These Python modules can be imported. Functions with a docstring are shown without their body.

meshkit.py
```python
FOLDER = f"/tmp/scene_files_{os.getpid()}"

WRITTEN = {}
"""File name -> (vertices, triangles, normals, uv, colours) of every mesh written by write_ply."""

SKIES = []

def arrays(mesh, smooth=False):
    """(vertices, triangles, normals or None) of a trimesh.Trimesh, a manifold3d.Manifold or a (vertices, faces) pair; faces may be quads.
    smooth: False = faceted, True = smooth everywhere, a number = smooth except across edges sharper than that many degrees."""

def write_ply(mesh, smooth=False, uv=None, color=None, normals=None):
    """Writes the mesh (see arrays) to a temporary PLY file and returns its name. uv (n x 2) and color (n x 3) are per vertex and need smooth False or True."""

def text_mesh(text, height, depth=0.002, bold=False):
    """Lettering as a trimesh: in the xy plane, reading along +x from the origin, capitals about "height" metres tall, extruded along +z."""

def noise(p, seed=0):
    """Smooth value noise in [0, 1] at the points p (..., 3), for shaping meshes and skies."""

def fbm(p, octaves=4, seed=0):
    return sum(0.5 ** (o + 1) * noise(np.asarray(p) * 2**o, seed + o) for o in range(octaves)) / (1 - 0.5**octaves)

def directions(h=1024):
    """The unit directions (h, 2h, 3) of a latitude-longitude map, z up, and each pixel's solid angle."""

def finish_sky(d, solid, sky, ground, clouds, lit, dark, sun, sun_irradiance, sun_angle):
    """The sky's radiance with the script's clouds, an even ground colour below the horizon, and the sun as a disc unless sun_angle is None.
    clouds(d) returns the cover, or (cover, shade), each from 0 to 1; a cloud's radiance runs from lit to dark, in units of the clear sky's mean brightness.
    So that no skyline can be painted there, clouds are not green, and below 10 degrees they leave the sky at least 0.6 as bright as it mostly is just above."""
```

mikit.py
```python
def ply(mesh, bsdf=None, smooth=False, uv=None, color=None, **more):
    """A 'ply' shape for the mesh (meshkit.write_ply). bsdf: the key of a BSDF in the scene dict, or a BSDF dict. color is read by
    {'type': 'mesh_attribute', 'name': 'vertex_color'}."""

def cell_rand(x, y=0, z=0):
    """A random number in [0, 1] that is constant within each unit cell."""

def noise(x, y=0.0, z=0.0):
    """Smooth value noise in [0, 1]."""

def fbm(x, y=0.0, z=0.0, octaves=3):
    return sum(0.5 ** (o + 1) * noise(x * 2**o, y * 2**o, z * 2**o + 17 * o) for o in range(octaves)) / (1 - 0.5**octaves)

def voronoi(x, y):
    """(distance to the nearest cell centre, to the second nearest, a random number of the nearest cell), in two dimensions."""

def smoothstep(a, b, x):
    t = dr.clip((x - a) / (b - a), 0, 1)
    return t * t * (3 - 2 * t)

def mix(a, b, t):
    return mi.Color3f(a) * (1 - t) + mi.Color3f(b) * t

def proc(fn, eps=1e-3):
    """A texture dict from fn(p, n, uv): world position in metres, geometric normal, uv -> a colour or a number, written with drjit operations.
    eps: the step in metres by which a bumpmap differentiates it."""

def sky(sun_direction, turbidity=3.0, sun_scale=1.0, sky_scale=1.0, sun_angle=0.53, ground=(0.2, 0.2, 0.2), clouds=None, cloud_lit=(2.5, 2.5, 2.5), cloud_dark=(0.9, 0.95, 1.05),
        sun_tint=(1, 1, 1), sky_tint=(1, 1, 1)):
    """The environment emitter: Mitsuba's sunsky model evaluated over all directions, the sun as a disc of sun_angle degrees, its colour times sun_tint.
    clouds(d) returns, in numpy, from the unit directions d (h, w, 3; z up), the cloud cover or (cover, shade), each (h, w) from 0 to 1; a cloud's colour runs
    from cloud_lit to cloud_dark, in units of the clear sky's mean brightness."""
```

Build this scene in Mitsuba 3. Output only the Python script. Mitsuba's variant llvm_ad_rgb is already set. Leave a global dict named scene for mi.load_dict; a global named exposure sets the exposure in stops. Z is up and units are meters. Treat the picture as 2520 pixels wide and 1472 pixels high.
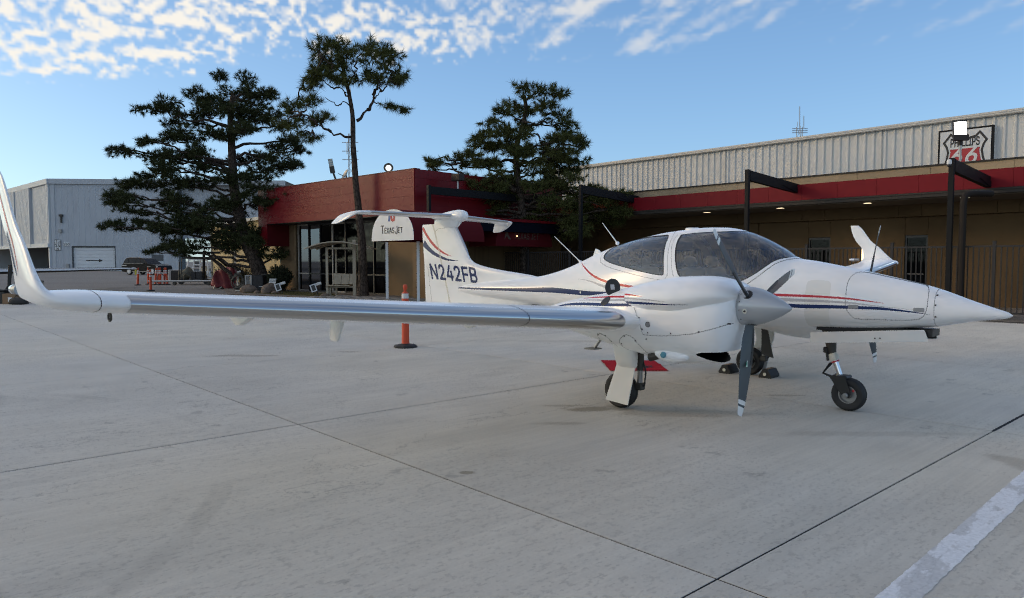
import math, random
import numpy as np, trimesh, shapely, shapely.ops, manifold3d as m3
import drjit as dr, mitsuba as mi, mikit, meshkit
from shapely.geometry import Polygon, LineString, MultiPolygon, box as sbox, Point
from shapely import affinity
from scipy.interpolate import PchipInterpolator
from mikit import noise, fbm, smoothstep, mix, voronoi, cell_rand
T = mi.ScalarTransform4f
scene, labels = {}, {}

# ------------------------------------------------------------------ camera, sky, exposure
CAM_H, PITCH = 1.4947, 0.0520
scene['camera'] = {'type': 'perspective', 'fov': 2 * math.degrees(math.atan(1260 / 1775.8)), 'fov_axis': 'x', 'near_clip': 0.1, 'far_clip': 3000.0,
                   'to_world': T().look_at(origin=[0, 0, CAM_H], target=[0, math.cos(PITCH), CAM_H - math.sin(PITCH)], up=[0, 0, 1])}
SUN = np.array([-0.93, 0.10, 0.30])


def clouds(d):
    z = np.maximum(d[..., 2], 0.02)
    X, Y = d[..., 0] / z, d[..., 1] / z
    w = np.stack([meshkit.fbm(d * 38.0 + k * 7.3, 2, seed=k) - 0.5 for k in (1, 2, 3)], -1)
    p = d + w * 0.016
    big = meshkit.fbm(d * 7.0, 2, seed=11)
    r2 = np.clip((X + 0.45) / 0.9, 0, 1)
    right = np.clip((X + 0.9) / 2.8, 0, 1)
    al, ac = p[..., 0] * 0.93 + p[..., 2] * 0.36, p[..., 2] * 0.93 - p[..., 0] * 0.36
    puff = meshkit.fbm(p * np.array([92.0, 92.0, 106.0]), 3, seed=5) * (1 - r2) + meshkit.fbm(np.stack([al * 20.0, p[..., 1] * 20.0, ac * 56.0], -1), 3, seed=6) * r2
    fine = meshkit.fbm(p * 170.0, 2, seed=8) * (1 - 0.6 * r2) + 0.3 * r2
    edge = 3.80 - 0.10 * X + (big - 0.5) * 1.2
    inside = np.clip((edge - Y) / 0.55, 0, 1)
    c = puff * 0.74 + fine * 0.26 - 0.400 + (big - 0.5) * 0.18 - 0.02 * right
    c = c - (1 - inside) * 0.16
    soft = 0.24 + 0.12 * right
    cover = np.clip(c / soft, 0, 1) * np.clip(d[..., 2] / 0.06, 0, 1) * np.clip(inside * 6, 0, 1)
    cover = cover * cover * (3 - 2 * cover)
    shade = 0.05 + 0.55 * right + 0.12 * np.clip((c - 0.12) / 0.15, 0, 1)
    return cover * (0.95 - 0.40 * right), np.clip(shade, 0, 1)


scene['sky'] = mikit.sky(SUN.tolist(), turbidity=3.0, sun_scale=0.11, sun_angle=14.0, sun_tint=(1.0, 0.90, 0.75), clouds=clouds, cloud_lit=(2.7, 2.5, 2.15), cloud_dark=(1.5, 1.6, 1.75), sky_tint=(0.79, 0.925, 1.14), ground=(0.25, 0.25, 0.24))
exposure = 2.6

# ------------------------------------------------------------------ helpers
USED = set()


def name(base):
    k, i = base, 0
    while k in USED:
        i += 1
        k = f'{base}_{i:03d}'
    USED.add(k)
    return k


def thing(base, label, cat, group=None, kind=None):
    k = name(base)
    labels[k] = {'label': label, 'category': cat}
    if group: labels[k]['group'] = group
    if kind: labels[k]['kind'] = kind
    return k


def put(key, mesh, mat, smooth=30, M=None, **more):
    if isinstance(mesh, tuple) and len(mesh) == 3:
        V, F, N = mesh
        shape = {'type': 'ply', 'filename': meshkit.write_ply((V, F), normals=N), 'face_normals': False, 'bsdf': {'type': 'ref', 'id': mat}}
        shape.update(more)
    elif isinstance(mesh, dict):
        shape = dict(mesh)
        shape['bsdf'] = {'type': 'ref', 'id': mat}
    else:
        shape = mikit.ply(mesh, mat, smooth=smooth, **more)
    if M is not None: shape['to_world'] = M
    scene[key] = shape
    return key


def part(parent, nm, mesh, mat, smooth=30, M=None, label=None, kind=None, **more):
    k = put(name(parent + '__' + nm), mesh, mat, smooth, M, **more)
    if label or kind:
        labels[k] = {}
        if label: labels[k]['label'] = label
        if kind: labels[k]['kind'] = kind
    return k


cat = trimesh.util.concatenate


def tm(V, F):
    return trimesh.Trimesh(np.asarray(V, float), np.asarray(F), process=False)


def man2tm(m):
    g = m.to_mesh()
    return tm(g.vert_properties[:, :3], g.tri_verts)


def bx(x0, x1, y0, y1, z0, z1, bev=0.0):
    if bev:
        cs = []
        for a in (x0, x1):
            for b in (y0, y1):
                for c in (z0, z1):
                    for k in range(3):
                        q = np.array([a + (bev if a == x0 else -bev), b + (bev if b == y0 else -bev), c + (bev if c == z0 else -bev)])
                        q[k] = (a, b, c)[k]
                        cs.append(q)
        return man2tm(m3.Manifold.hull_points(np.array(cs)))
    b = trimesh.creation.box(extents=(x1 - x0, y1 - y0, z1 - z0))
    b.apply_translation(((x0 + x1) / 2, (y0 + y1) / 2, (z0 + z1) / 2))
    return b


def tube(p, r, n=10, cap=True):
    """Tapered tube along the polyline p with radii r."""
    p = np.asarray(p, float)
    r = np.broadcast_to(np.asarray(r, float), (len(p),))
    t = np.gradient(p, axis=0)
    t /= np.linalg.norm(t, axis=1, keepdims=True) + 1e-12
    ref = np.array([0, 0, 1.0]) if abs(t[0, 2]) < 0.9 else np.array([1.0, 0, 0])
    a = np.cross(t[0], ref); a /= np.linalg.norm(a)
    ang = np.arange(n) * 2 * np.pi / n
    V = []
    for i in range(len(p)):
        a = a - t[i] * (a @ t[i]); a /= np.linalg.norm(a)
        b = np.cross(t[i], a)
        V.append(p[i] + r[i] * (np.cos(ang)[:, None] * a + np.sin(ang)[:, None] * b))
    V = np.vstack(V)
    i, j = np.meshgrid(np.arange(len(p) - 1), np.arange(n), indexing='ij')
    A, B, C, D = i * n + j, i * n + (j + 1) % n, (i + 1) * n + (j + 1) % n, (i + 1) * n + j
    F = np.vstack([np.stack([A, B, C], -1).reshape(-1, 3), np.stack([A, C, D], -1).reshape(-1, 3)])
    if cap:
        m = len(V)
        V = np.vstack([V, p[:1], p[-1:]])
        k = np.arange(n)
        F = np.vstack([F, np.stack([k * 0 + m, (k + 1) % n, k], 1), np.stack([k * 0 + m + 1, m - n + k, m - n + (k + 1) % n], 1)])
    return tm(V, F)


def smoothpath(p, n=24):
    p = np.asarray(p, float)
    s = np.r_[0, np.cumsum(np.linalg.norm(np.diff(p, axis=0), axis=1))]
    return PchipInterpolator(s, p)(np.linspace(0, s[-1], n))


def lathe(prof, axis=(0, 0, 1), origin=(0, 0, 0), n=32):
    """prof: (radius, height along the axis) points."""
    m = trimesh.creation.revolve(np.asarray(prof, float), sections=n)
    z = np.asarray(axis, float) / np.linalg.norm(axis)
    m.apply_transform(trimesh.geometry.align_vectors([0, 0, 1], z))
    m.apply_translation(origin)
    return m


def ext(poly, h, M=None):
    """Extrude a shapely polygon by h along +z, then the 3x4 frame M=(origin, xdir, ydir)."""
    ps = getattr(poly, 'geoms', [poly])
    m = cat([trimesh.creation.extrude_polygon(g, h, engine='earcut') for g in ps if g.area > 1e-9])
    return frame(m, *M) if M else m


def frame(m, o, x, y):
    x, y = np.asarray(x, float), np.asarray(y, float)
    z = np.cross(x, y)
    m = m.copy()
    m.vertices = np.asarray(o, float) + m.vertices[:, :1] * x + m.vertices[:, 1:2] * y + m.vertices[:, 2:] * z
    return m


def grid_faces(n, m, closed=True):
    """quads of an n x m grid (m round the ring), as triangles."""
    i, j = np.meshgrid(np.arange(n - 1), np.arange(m if closed else m - 1), indexing='ij')
    A, B, C, D = i * m + j, i * m + (j + 1) % m, (i + 1) * m + (j + 1) % m, (i + 1) * m + j
    return np.vstack([np.stack([A, B, C], -1).reshape(-1, 3), np.stack([A, C, D], -1).reshape(-1, 3)])


def loft(rings):
    """Closed body through rings (n, m, 3); (V, F, N) facing outwards."""
    R = np.asarray(rings, float)
    n, m, _ = R.shape
    V = np.vstack([R.reshape(-1, 3), R[0].mean(0)[None], R[-1].mean(0)[None]])
    F = grid_faces(n, m)
    k = np.arange(m)
    a, b = n * m, n * m + 1
    F = np.vstack([F, np.stack([k * 0 + a, (k + 1) % m, k], 1), np.stack([k * 0 + b, (n - 1) * m + k, (n - 1) * m + (k + 1) % m], 1)])
    if tm(V, F).volume < 0: F = F[:, ::-1]
    side = meshkit.arrays(tm(V, F[:-2 * m]), True)[2]
    return V, F, side


def solid(vfn):
    V, F, N = vfn
    return m3.Manifold(m3.Mesh(np.hstack([V, N]).astype(np.float32), np.uint32(F)))


def from_first(res, first):
    """The triangles of the boolean result RES that lie on the surface of the solid FIRST, as (V, F, N)."""
    want = first.to_mesh().run_original_id[0]
    g = res.to_mesh()
    F = np.vstack([g.tri_verts[g.run_index[i] // 3:g.run_index[i + 1] // 3] for i in range(len(g.run_original_id)) if g.run_original_id[i] == want] or [np.zeros((0, 3), int)])
    u, inv = np.unique(F, return_inverse=True)
    V = g.vert_properties[u].astype(float)
    N = V[:, 3:6] / np.maximum(np.linalg.norm(V[:, 3:6], axis=1, keepdims=True), 1e-9)
    return V[:, :3], inv.reshape(-1, 3), N


def prism(poly, axis, lo, hi):
    """Manifold prism of a polygon given in the two other coordinates (x,z for axis y; x,y for z; y,z for x)."""
    ps = [g for g in getattr(poly, 'geoms', [poly]) if g.area > 1e-9]
    loops = []
    for g in ps:
        g = shapely.geometry.polygon.orient(g)
        loops += [np.array(g.exterior.coords)[:-1]] + [np.array(r.coords)[:-1] for r in g.interiors]
    m = m3.Manifold.extrude(m3.CrossSection(loops, m3.FillRule.EvenOdd), hi - lo)
    if axis == 'y':   # (a,b,h) -> (a, hi-h.., b)
        A = [[1, 0, 0, 0], [0, 0, -1, hi], [0, 1, 0, 0]]
    elif axis == 'x':
        A = [[0, 0, 1, lo], [1, 0, 0, 0], [0, 1, 0, 0]]
    else:
        A = [[1, 0, 0, 0], [0, 1, 0, 0], [0, 0, 1, lo]]
    return m.transform(np.array(A, float))


def decal(body, poly, axis, lo, hi, d=0.0015):
    V, F, N = from_first(body ^ prism(poly, axis, lo, hi), body)
    return V + N * d, F, N


def superellipse(w, zt, zb, zc, nt, nb, m=72, y0=0.0):
    a = np.linspace(0, 2 * np.pi, m, endpoint=False)
    c, s = np.cos(a), np.sin(a)
    n = np.where(s >= 0, nt, nb)
    y = w * np.sign(c) * np.abs(c) ** (2 / n)
    z = np.where(s >= 0, zc + (zt - zc) * np.abs(s) ** (2 / n), zc - (zc - zb) * np.abs(s) ** (2 / n))
    return np.stack([y + y0, z], 1)


def smooth_poly(pts, n=8, closed=True):
    """Rounded polygon through corner points (Chaikin)."""
    p = np.asarray(pts, float)
    for _ in range(n):
        q = np.roll(p, -1, 0)
        p = np.stack([0.75 * p + 0.25 * q, 0.25 * p + 0.75 * q], 1).reshape(-1, 2)
    return Polygon(p).buffer(0)


def text_poly(text, height, bold=False):
    m = meshkit.text_mesh(text, height, 1.0, bold)
    f = m.faces[(m.face_normals[:, 2] > 0.9)]
    return shapely.union_all([Polygon(m.vertices[t][:, :2]).buffer(0.0002) for t in f])


def text_on(text, height, o, x, y, depth=0.01, bold=False, width=None):
    """Lettering in the plane with origin o, reading along x, up along y; centred on o."""
    m = meshkit.text_mesh(text, height, depth, bold)
    b = m.bounds
    m.apply_translation([-(b[0, 0] + b[1, 0]) / 2, -(b[0, 1] + b[1, 1]) / 2, 0])
    if width: m.apply_scale([width / (b[1, 0] - b[0, 0]), 1, 1])
    return frame(m, o, x, y)


# ------------------------------------------------------------------ materials
def rgb(c):
    return {'type': 'rgb', 'value': [float(x) for x in (c if np.ndim(c) else [c] * 3)]}


def pr(key, color, rough=0.5, metallic=0.0, spec=0.5, coat=0.0, two=True, **more):
    b = {'type': 'principled', 'base_color': color if isinstance(color, dict) else rgb(color), 'roughness': rough, 'metallic': metallic, 'specular': spec}
    if coat: b.update(clearcoat=coat, clearcoat_gloss=0.95)
    b.update(more)
    scene[key] = {'type': 'twosided', 'bsdf': b} if two else b


pr('white_paint', mikit.proc(lambda p, n, uv: mix((0.80, 0.805, 0.81), (0.715, 0.71, 0.695), 0.55 * smoothstep(0.45, 0.8, fbm(p.x * 2.3, p.y * 2.3, p.z * 5.0, 4)) + 0.12 * smoothstep(0.58, 0.8, fbm(p.x * 6, p.y * 6, p.z * 14, 3)))), 0.22, spec=0.5, coat=1.0)
pr('off_white_paint', (0.66, 0.665, 0.65), 0.3, coat=0.5)
pr('matte_white', (0.72, 0.72, 0.70), 0.4)
pr('navy_paint', (0.010, 0.026, 0.105), 0.3, spec=0.3, coat=0.25)
pr('red_stripe_paint', (0.48, 0.02, 0.03), 0.3, coat=0.3)
pr('grey_stripe_paint', (0.42, 0.42, 0.43), 0.25, coat=1.0)
pr('band_paint', (0.71, 0.71, 0.685), 0.3, coat=0.6)
pr('panel_gap', (0.03, 0.03, 0.032), 0.7)
pr('line_gap', (0.11, 0.11, 0.115), 0.6)
pr('soft_gap', (0.30, 0.30, 0.31), 0.6)
pr('polished_metal', (0.50, 0.505, 0.51), 0.17, metallic=1.0)
pr('spinner_paint', (0.40, 0.42, 0.44), 0.24, metallic=0.35, coat=1.0)
pr('blade_paint', (0.055, 0.068, 0.078), 0.35, coat=0.2)
pr('blade_boot', (0.012, 0.014, 0.016), 0.4)
pr('black_rubber', (0.018, 0.018, 0.019), 0.65)
pr('black_plastic', (0.012, 0.012, 0.013), 0.4)
pr('dark_metal', (0.06, 0.058, 0.054), 0.45, metallic=0.5)
pr('grey_metal', (0.32, 0.32, 0.32), 0.4, metallic=0.8)
pr('chrome', (0.85, 0.85, 0.86), 0.08, metallic=1.0)
pr('beige_leather', (0.50, 0.43, 0.34), 0.55)
pr('cabin_lining', (0.035, 0.035, 0.037), 0.8)
pr('panel_black', (0.02, 0.02, 0.022), 0.6)
pr('tape_beige', (0.62, 0.60, 0.52), 0.4)
pr('green_mark', (0.10, 0.42, 0.28), 0.4)
pr('blue_cap', (0.10, 0.28, 0.36), 0.35, metallic=0.3)
pr('hangar_orange', (0.75, 0.10, 0.03), 0.5)
pr('lettering_black', (0.015, 0.015, 0.016), 0.5)
scene['tinted_pane'] = {'type': 'thindielectric', 'int_ior': 1.68, 'specular_transmittance': rgb((0.36, 0.37, 0.385)), 'specular_reflectance': rgb(1.0)}
# ------------------------------------------------------------------ the apron
GO, E1, E2, SL1, SL2 = np.array([-1.9616, 6.5602]), np.array([0.7412, 0.6713]), np.array([-0.6713, 0.7412]), 4.426, 4.362


def gxy(i, j): return GO + i * SL1 * E1 + j * SL2 * E2


def concrete(p, n, uv):
    x, y = p.x, p.y
    u = (x - GO[0]) * E1[0] + (y - GO[1]) * E1[1]
    v = (x - GO[0]) * E2[0] + (y - GO[1]) * E2[1]
    slab = cell_rand(u / SL1 + 0.001, v / SL2 + 0.001, 3)
    slab2 = cell_rand(u / SL1 + 0.001, v / SL2 + 0.001, 8)
    big = fbm(u * 0.35 + 5, v * 0.35, 1.0, 3)
    mid = fbm(u * 1.6, v * 3.0, 4.0, 5)
    brush = fbm(u * 0.9 + 40, v * 22.0, 2.0, 4)
    streak = fbm(u * 2.6, v * 75.0, 6.0, 3)
    grain = noise(x * 95, y * 95) * 0.5 + noise(x * 240, y * 240, 3) * 0.5
    pits = fbm(u * 34.0 + 3 * mid, v * 60.0, 9.0, 3)
    c = 0.45 + 0.050 * (slab - 0.5) + 0.075 * (big - 0.5) + 0.085 * (mid - 0.5) + 0.055 * (brush - 0.5) + 0.045 * (streak - 0.5) + 0.055 * (grain - 0.5)
    patch = 0.10 + 0.90 * smoothstep(0.36, 0.62, fbm(u * 0.7 + 9, v * 0.9, 7, 3))
    c = c * (1 - 0.16 * smoothstep(0.54, 0.80, pits) * patch)
    # small dark drips
    wob = fbm(u * 14, v * 14, 1, 3) - 0.5
    d1, d2, r = voronoi(u * 2.2 + 0.5 * wob, v * 3.0 + 0.6 * (fbm(u * 12, v * 15, 5, 3) - 0.5))
    spot = smoothstep(0.17, 0.05, d1 + 0.25 * wob) * dr.select(r > 0.93, 1.0, 0.0)
    c = c * (1 - 0.22 * spot)
    crk = fbm(u * 0.55 + 0.2 * wob, v * 0.55, 21, 5) - 0.5
    c = c * (1 - 0.22 * smoothstep(0.0045, 0.0, dr.abs(crk)) * smoothstep(0.55, 0.62, fbm(u * 0.3, v * 0.3, 31, 2)))
    # tyre marks: faint arcs
    for cx, cy, rad, w, k in ((-6.4, 3.6, 4.35, 0.10, .10), (-6.4, 3.6, 4.62, 0.09, .09), (-8.6, 5.4, 3.6, 0.09, .09), (-8.6, 5.4, 3.85, 0.08, .08), (-4.6, 0.6, 3.4, .09, .07), (-12.5, 7.6, 3.1, .1, .08)):
        q = dr.sqrt(dr.square(x - cx) + dr.square(y - cy)) - rad
        on = smoothstep(w, w * 0.5, dr.abs(q)) * smoothstep(0.35, 0.65, fbm(u * 0.5, v * 0.5, rad, 2)) * (0.6 + 0.8 * noise(u * 9, v * 9))
        c = c * (1 - k * 1.5 * on)
    # oil and water stains by the near wheel and beyond the wing
    st = 0.0
    for cx, cy, ax, ay, k in ((0.86, 7.25, 0.42, 0.16, .42), (1.75, 7.05, 0.9, 0.22, .20), (0.55, 7.42, 0.30, 0.07, .25), (0.45, 6.6, .3, .08, .2), (-4.3, 11.4, 0.8, 0.16, .28), (-2.7, 11.9, .28, .09, .3), (3.6, 10.6, .35, .1, .25), (3.0, 8.0, .32, .07, .25), (-0.32, 5.05, .07, .05, .45), (3.75, 5.30, .16, .30, .22), (1.3, 13.5, 2.2, .25, .12), (3.0, 6.2, 1.2, .12, .12)):
        wob = 1.0 * (fbm(x * 6, y * 10, cx, 4) - 0.5)
        st = dr.maximum(st, k * smoothstep(1.0, 0.45, dr.sqrt(dr.square((x - cx) / ax) + dr.square((y - cy) / ay)) + wob))
    c = c * (1 - st)
    warm = smoothstep(0.35, 0.7, big)
    return mi.Color3f(c * (1.066 + 0.02 * warm + 0.10 * st), c * 1.015, c * (0.908 - 0.035 * warm - 0.12 * st))


pr('concrete', mikit.proc(concrete), 0.75, spec=0.12)
pr('asphalt', mikit.proc(lambda p, n, uv: mix((0.155, 0.140, 0.124), (0.208, 0.190, 0.170), fbm(p.x * 0.25, p.y * 0.6, 0, 4)) * (0.85 + 0.3 * noise(p.x * 30, p.y * 30))), 0.85, spec=0.2)
pr('joint_sealant', (0.022, 0.022, 0.023), 0.7, spec=.2)


def line_paint(p, n, uv):
    u = p.x * 0.66 + p.y * 0.75; v = p.x * 0.75 - p.y * 0.66
    wear = fbm(u * 3.5, v * 8.0, 1, 5) + 0.22 * (fbm(u * 22, v * 60, 3, 3) - 0.5)
    k = smoothstep(0.50, 0.60, wear)
    crack = smoothstep(0.035, 0.0, dr.abs(fbm(u * 5, v * 16, 9, 4) - 0.5))
    g = noise(u * 80, v * 80)
    return mix((0.66, 0.665, 0.68), (0.45, 0.445, 0.44), 0.75 * k) * (0.90 + 0.16 * g) * (1 - 0.10 * crack)


pr('line_paint', mikit.proc(line_paint), 0.55)
S3 = 1500.0
put('ground', tm([[-S3, -S3, -0.014], [S3, -S3, -0.014], [S3, S3, -0.014], [-S3, S3, -0.014]], [[0, 1, 2], [0, 2, 3]]), 'asphalt', False)
labels['ground'] = {'label': 'wide worn asphalt ramp beyond the concrete apron', 'kind': 'structure'}
USED.add('ground')
APR = name('apron')
EDGE = Polygon([(-60, -40), (60, -40), (60, 9.55), (-13.6, 25.0), (-60, 34.7)])
part(APR, 'joint_filler', ext(Polygon([gxy(-7, -6), gxy(4, -6), gxy(4, 7), gxy(-7, 7)]).intersection(EDGE), .004, ((0, 0, -.0072), (1, 0, 0), (0, 1, 0))), 'joint_sealant', False)
labels[APR] = {'label': 'grey concrete apron of large square slabs with dark joints', 'kind': 'structure'}
for i in range(-7, 4):
    for j in range(-6, 7):
        if i + 2 < -j - 4: continue
        ga, gb = 0.0065, 0.0065
        if j == -1 + 0 and False: pass
        c = [gxy(i + a, j + b) for a, b in ((0, 0), (1, 0), (1, 1), (0, 1))]
        ctr = np.mean(c, 0)
        q = []
        for k, (a, b) in enumerate(((1, 1), (-1, 1), (-1, -1), (1, -1))):
            q.append(c[k] + E1 * a * ga + E2 * b * (0.009 if (j == -1 and b < 0) or (j == 0 and b > 0) else gb))
        # wide joint along j = -1 | -2 (the sealed one on the right)
        q = np.array(q)
        pg = Polygon(q).intersection(EDGE)
        if pg.area < .3: continue
        q = np.array(shapely.geometry.polygon.orient(pg).exterior.coords)[:-1]
        m = len(q)
        V = np.vstack([np.c_[q, np.zeros(m)], np.c_[q, np.full(m, -0.012)]])
        F = [[0, k, k + 1] for k in range(1, m - 1)] + [f for k in range(m) for f in ([k, k + m, (k + 1) % m], [(k + 1) % m, k + m, (k + 1) % m + m])]
        part(APR, 'slab', tm(V, F), 'concrete', False)


def strip(pts, w, z):
    p = np.asarray(pts, float); t = p[-1] - p[0]; t /= np.linalg.norm(t); nn = np.array([-t[1], t[0]])
    V = np.vstack([np.c_[p + nn * w / 2, np.full(len(p), z)], np.c_[p - nn * w / 2, np.full(len(p), z)]])
    n = len(p)
    return tm(V, [f for k in range(n - 1) for f in ([k, n + k, k + 1], [k + 1, n + k, n + k + 1])])


part(APR, 'joint_seal', strip([gxy(1.0, -1), gxy(4.0, -1)], 0.028, 0.002), 'joint_sealant', False)
rng = np.random.default_rng(4)
a, b = np.array([1.30, 2.55]), np.array([6.2, 8.15])
n = 160
tt = np.linspace(0, 1, n); L = (b - a) / np.linalg.norm(b - a); Nn = np.array([L[1], -L[0]])
left = np.array([1.0, 2.55]) + np.outer(tt, np.array([3.659, 5.086]) - [1.615, 3.135]) * 2.4 + np.outer(rng.normal(0, 0.0018, n), Nn)
right = left + Nn * 0.148 + np.outer(rng.normal(0, 0.0022, n), Nn)
V = np.vstack([np.c_[left, np.full(n, .0025)], np.c_[right, np.full(n, .0025)]])
put('painted_line', tm(V, [f for k in range(n - 1) for f in ([k, n + k, k + 1], [k + 1, n + k, n + k + 1])]), 'line_paint', False)
USED.add('painted_line'); labels['painted_line'] = {'label': 'worn white painted guide line crossing the lower right corner of the apron', 'kind': 'structure'}
# ------------------------------------------------------------------ buildings
def at(px, py, Z):
    """World point at depth Z metres seen at the pixel (2520 wide): how places were measured off the photograph."""
    a, b = (px - 1260) / 1775.8, -(py - 736) / 1775.8
    c, s = math.cos(PITCH), math.sin(PITCH)
    r = np.array([a, c + b * s, -s + b * c])
    return np.array([0, 0, CAM_H]) + r * Z / r[1]


def gnd(px, py, z=0.0):
    a, b = (px - 1260) / 1775.8, -(py - 736) / 1775.8
    c, s = math.cos(PITCH), math.sin(PITCH)
    r = np.array([a, c + b * s, -s + b * c])
    return np.array([0, 0, CAM_H]) + r * (z - CAM_H) / r[2]


pr('red_metal', mikit.proc(lambda p, n, uv: mix((0.152, 0.005, 0.010), (0.172, 0.007, 0.012), fbm(p.x * 0.7, p.y * 0.7, p.z * 1.5, 3))), 0.42, spec=0.25)
pr('red_dark', (0.10, 0.004, 0.007), 0.45)
pr('red_canvas', (0.09, 0.005, 0.008), 0.8, spec=0.2)


def stucco(a, b):
    def fn(p, n, uv):
        m = fbm(p.x * 1.1 + p.y, p.z * 0.8, p.y * 1.1, 4)
        g = noise(p.x * 60, p.y * 60, p.z * 60)
        drip = fbm((p.x + p.y) * 6, p.z * 0.5, 3, 3)
        return mix(a, b, m) * (0.86 + 0.2 * g) * (1 - 0.18 * smoothstep(0.5, 0.75, drip))
    return mikit.proc(fn)


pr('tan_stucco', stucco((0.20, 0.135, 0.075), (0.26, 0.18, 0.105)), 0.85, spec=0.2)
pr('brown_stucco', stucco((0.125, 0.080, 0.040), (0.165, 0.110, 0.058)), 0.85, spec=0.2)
pr('yellow_stucco', stucco((0.44, 0.34, 0.18), (0.52, 0.41, 0.23)), 0.85, spec=0.2)
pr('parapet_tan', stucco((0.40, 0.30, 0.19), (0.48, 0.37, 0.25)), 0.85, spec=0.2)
pr('bronze_metal', (0.036, 0.030, 0.027), 0.5, spec=0.25)
pr('fascia_red', (0.19, 0.007, 0.014), 0.5, spec=0.18)
pr('column_paint', (0.022, 0.017, 0.014), 0.6, spec=0.15)
pr('black_steel', (0.006, 0.0065, 0.008), 0.55, spec=0.2)
pr('fence_paint', (0.035, 0.033, 0.034), 0.6, spec=0.25)
def sheet_white(a, b):
    return mikit.proc(lambda p, n, uv: mix(a, b, fbm(p.x * 0.5 + p.y * 0.3, p.z * 0.35, p.y * 0.5, 4)) * (1 - 0.07 * smoothstep(0.55, 0.8, fbm((p.x + p.y) * 1.5, p.z * 0.3, 5, 2))))


pr('white_sheet', sheet_white((0.60, 0.60, 0.58), (0.63, 0.63, 0.61)), 0.5)
pr('white_trim', (0.60, 0.58, 0.54), 0.45)
pr('hangar_sheet', sheet_white((0.41, 0.435, 0.465), (0.46, 0.48, 0.505)), 0.5)
pr('hangar_trim', (0.46, 0.48, 0.50), 0.5)
pr('hangar_dark', (0.10, 0.105, 0.11), 0.7)
pr('soffit', (0.10, 0.08, 0.06), 0.8)
pr('dark_blue_panel', (0.004, 0.005, 0.012), 0.7, spec=0.1)
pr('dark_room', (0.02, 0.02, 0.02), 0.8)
scene['window_pane'] = {'type': 'thindielectric', 'int_ior': 1.5, 'specular_transmittance': rgb((0.25, 0.25, 0.26)), 'specular_reflectance': rgb((0.11, 0.12, 0.135))}
pr('mullion', (0.36, 0.33, 0.29), 0.45)
pr('dark_frame', (0.03, 0.03, 0.032), 0.4)
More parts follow.
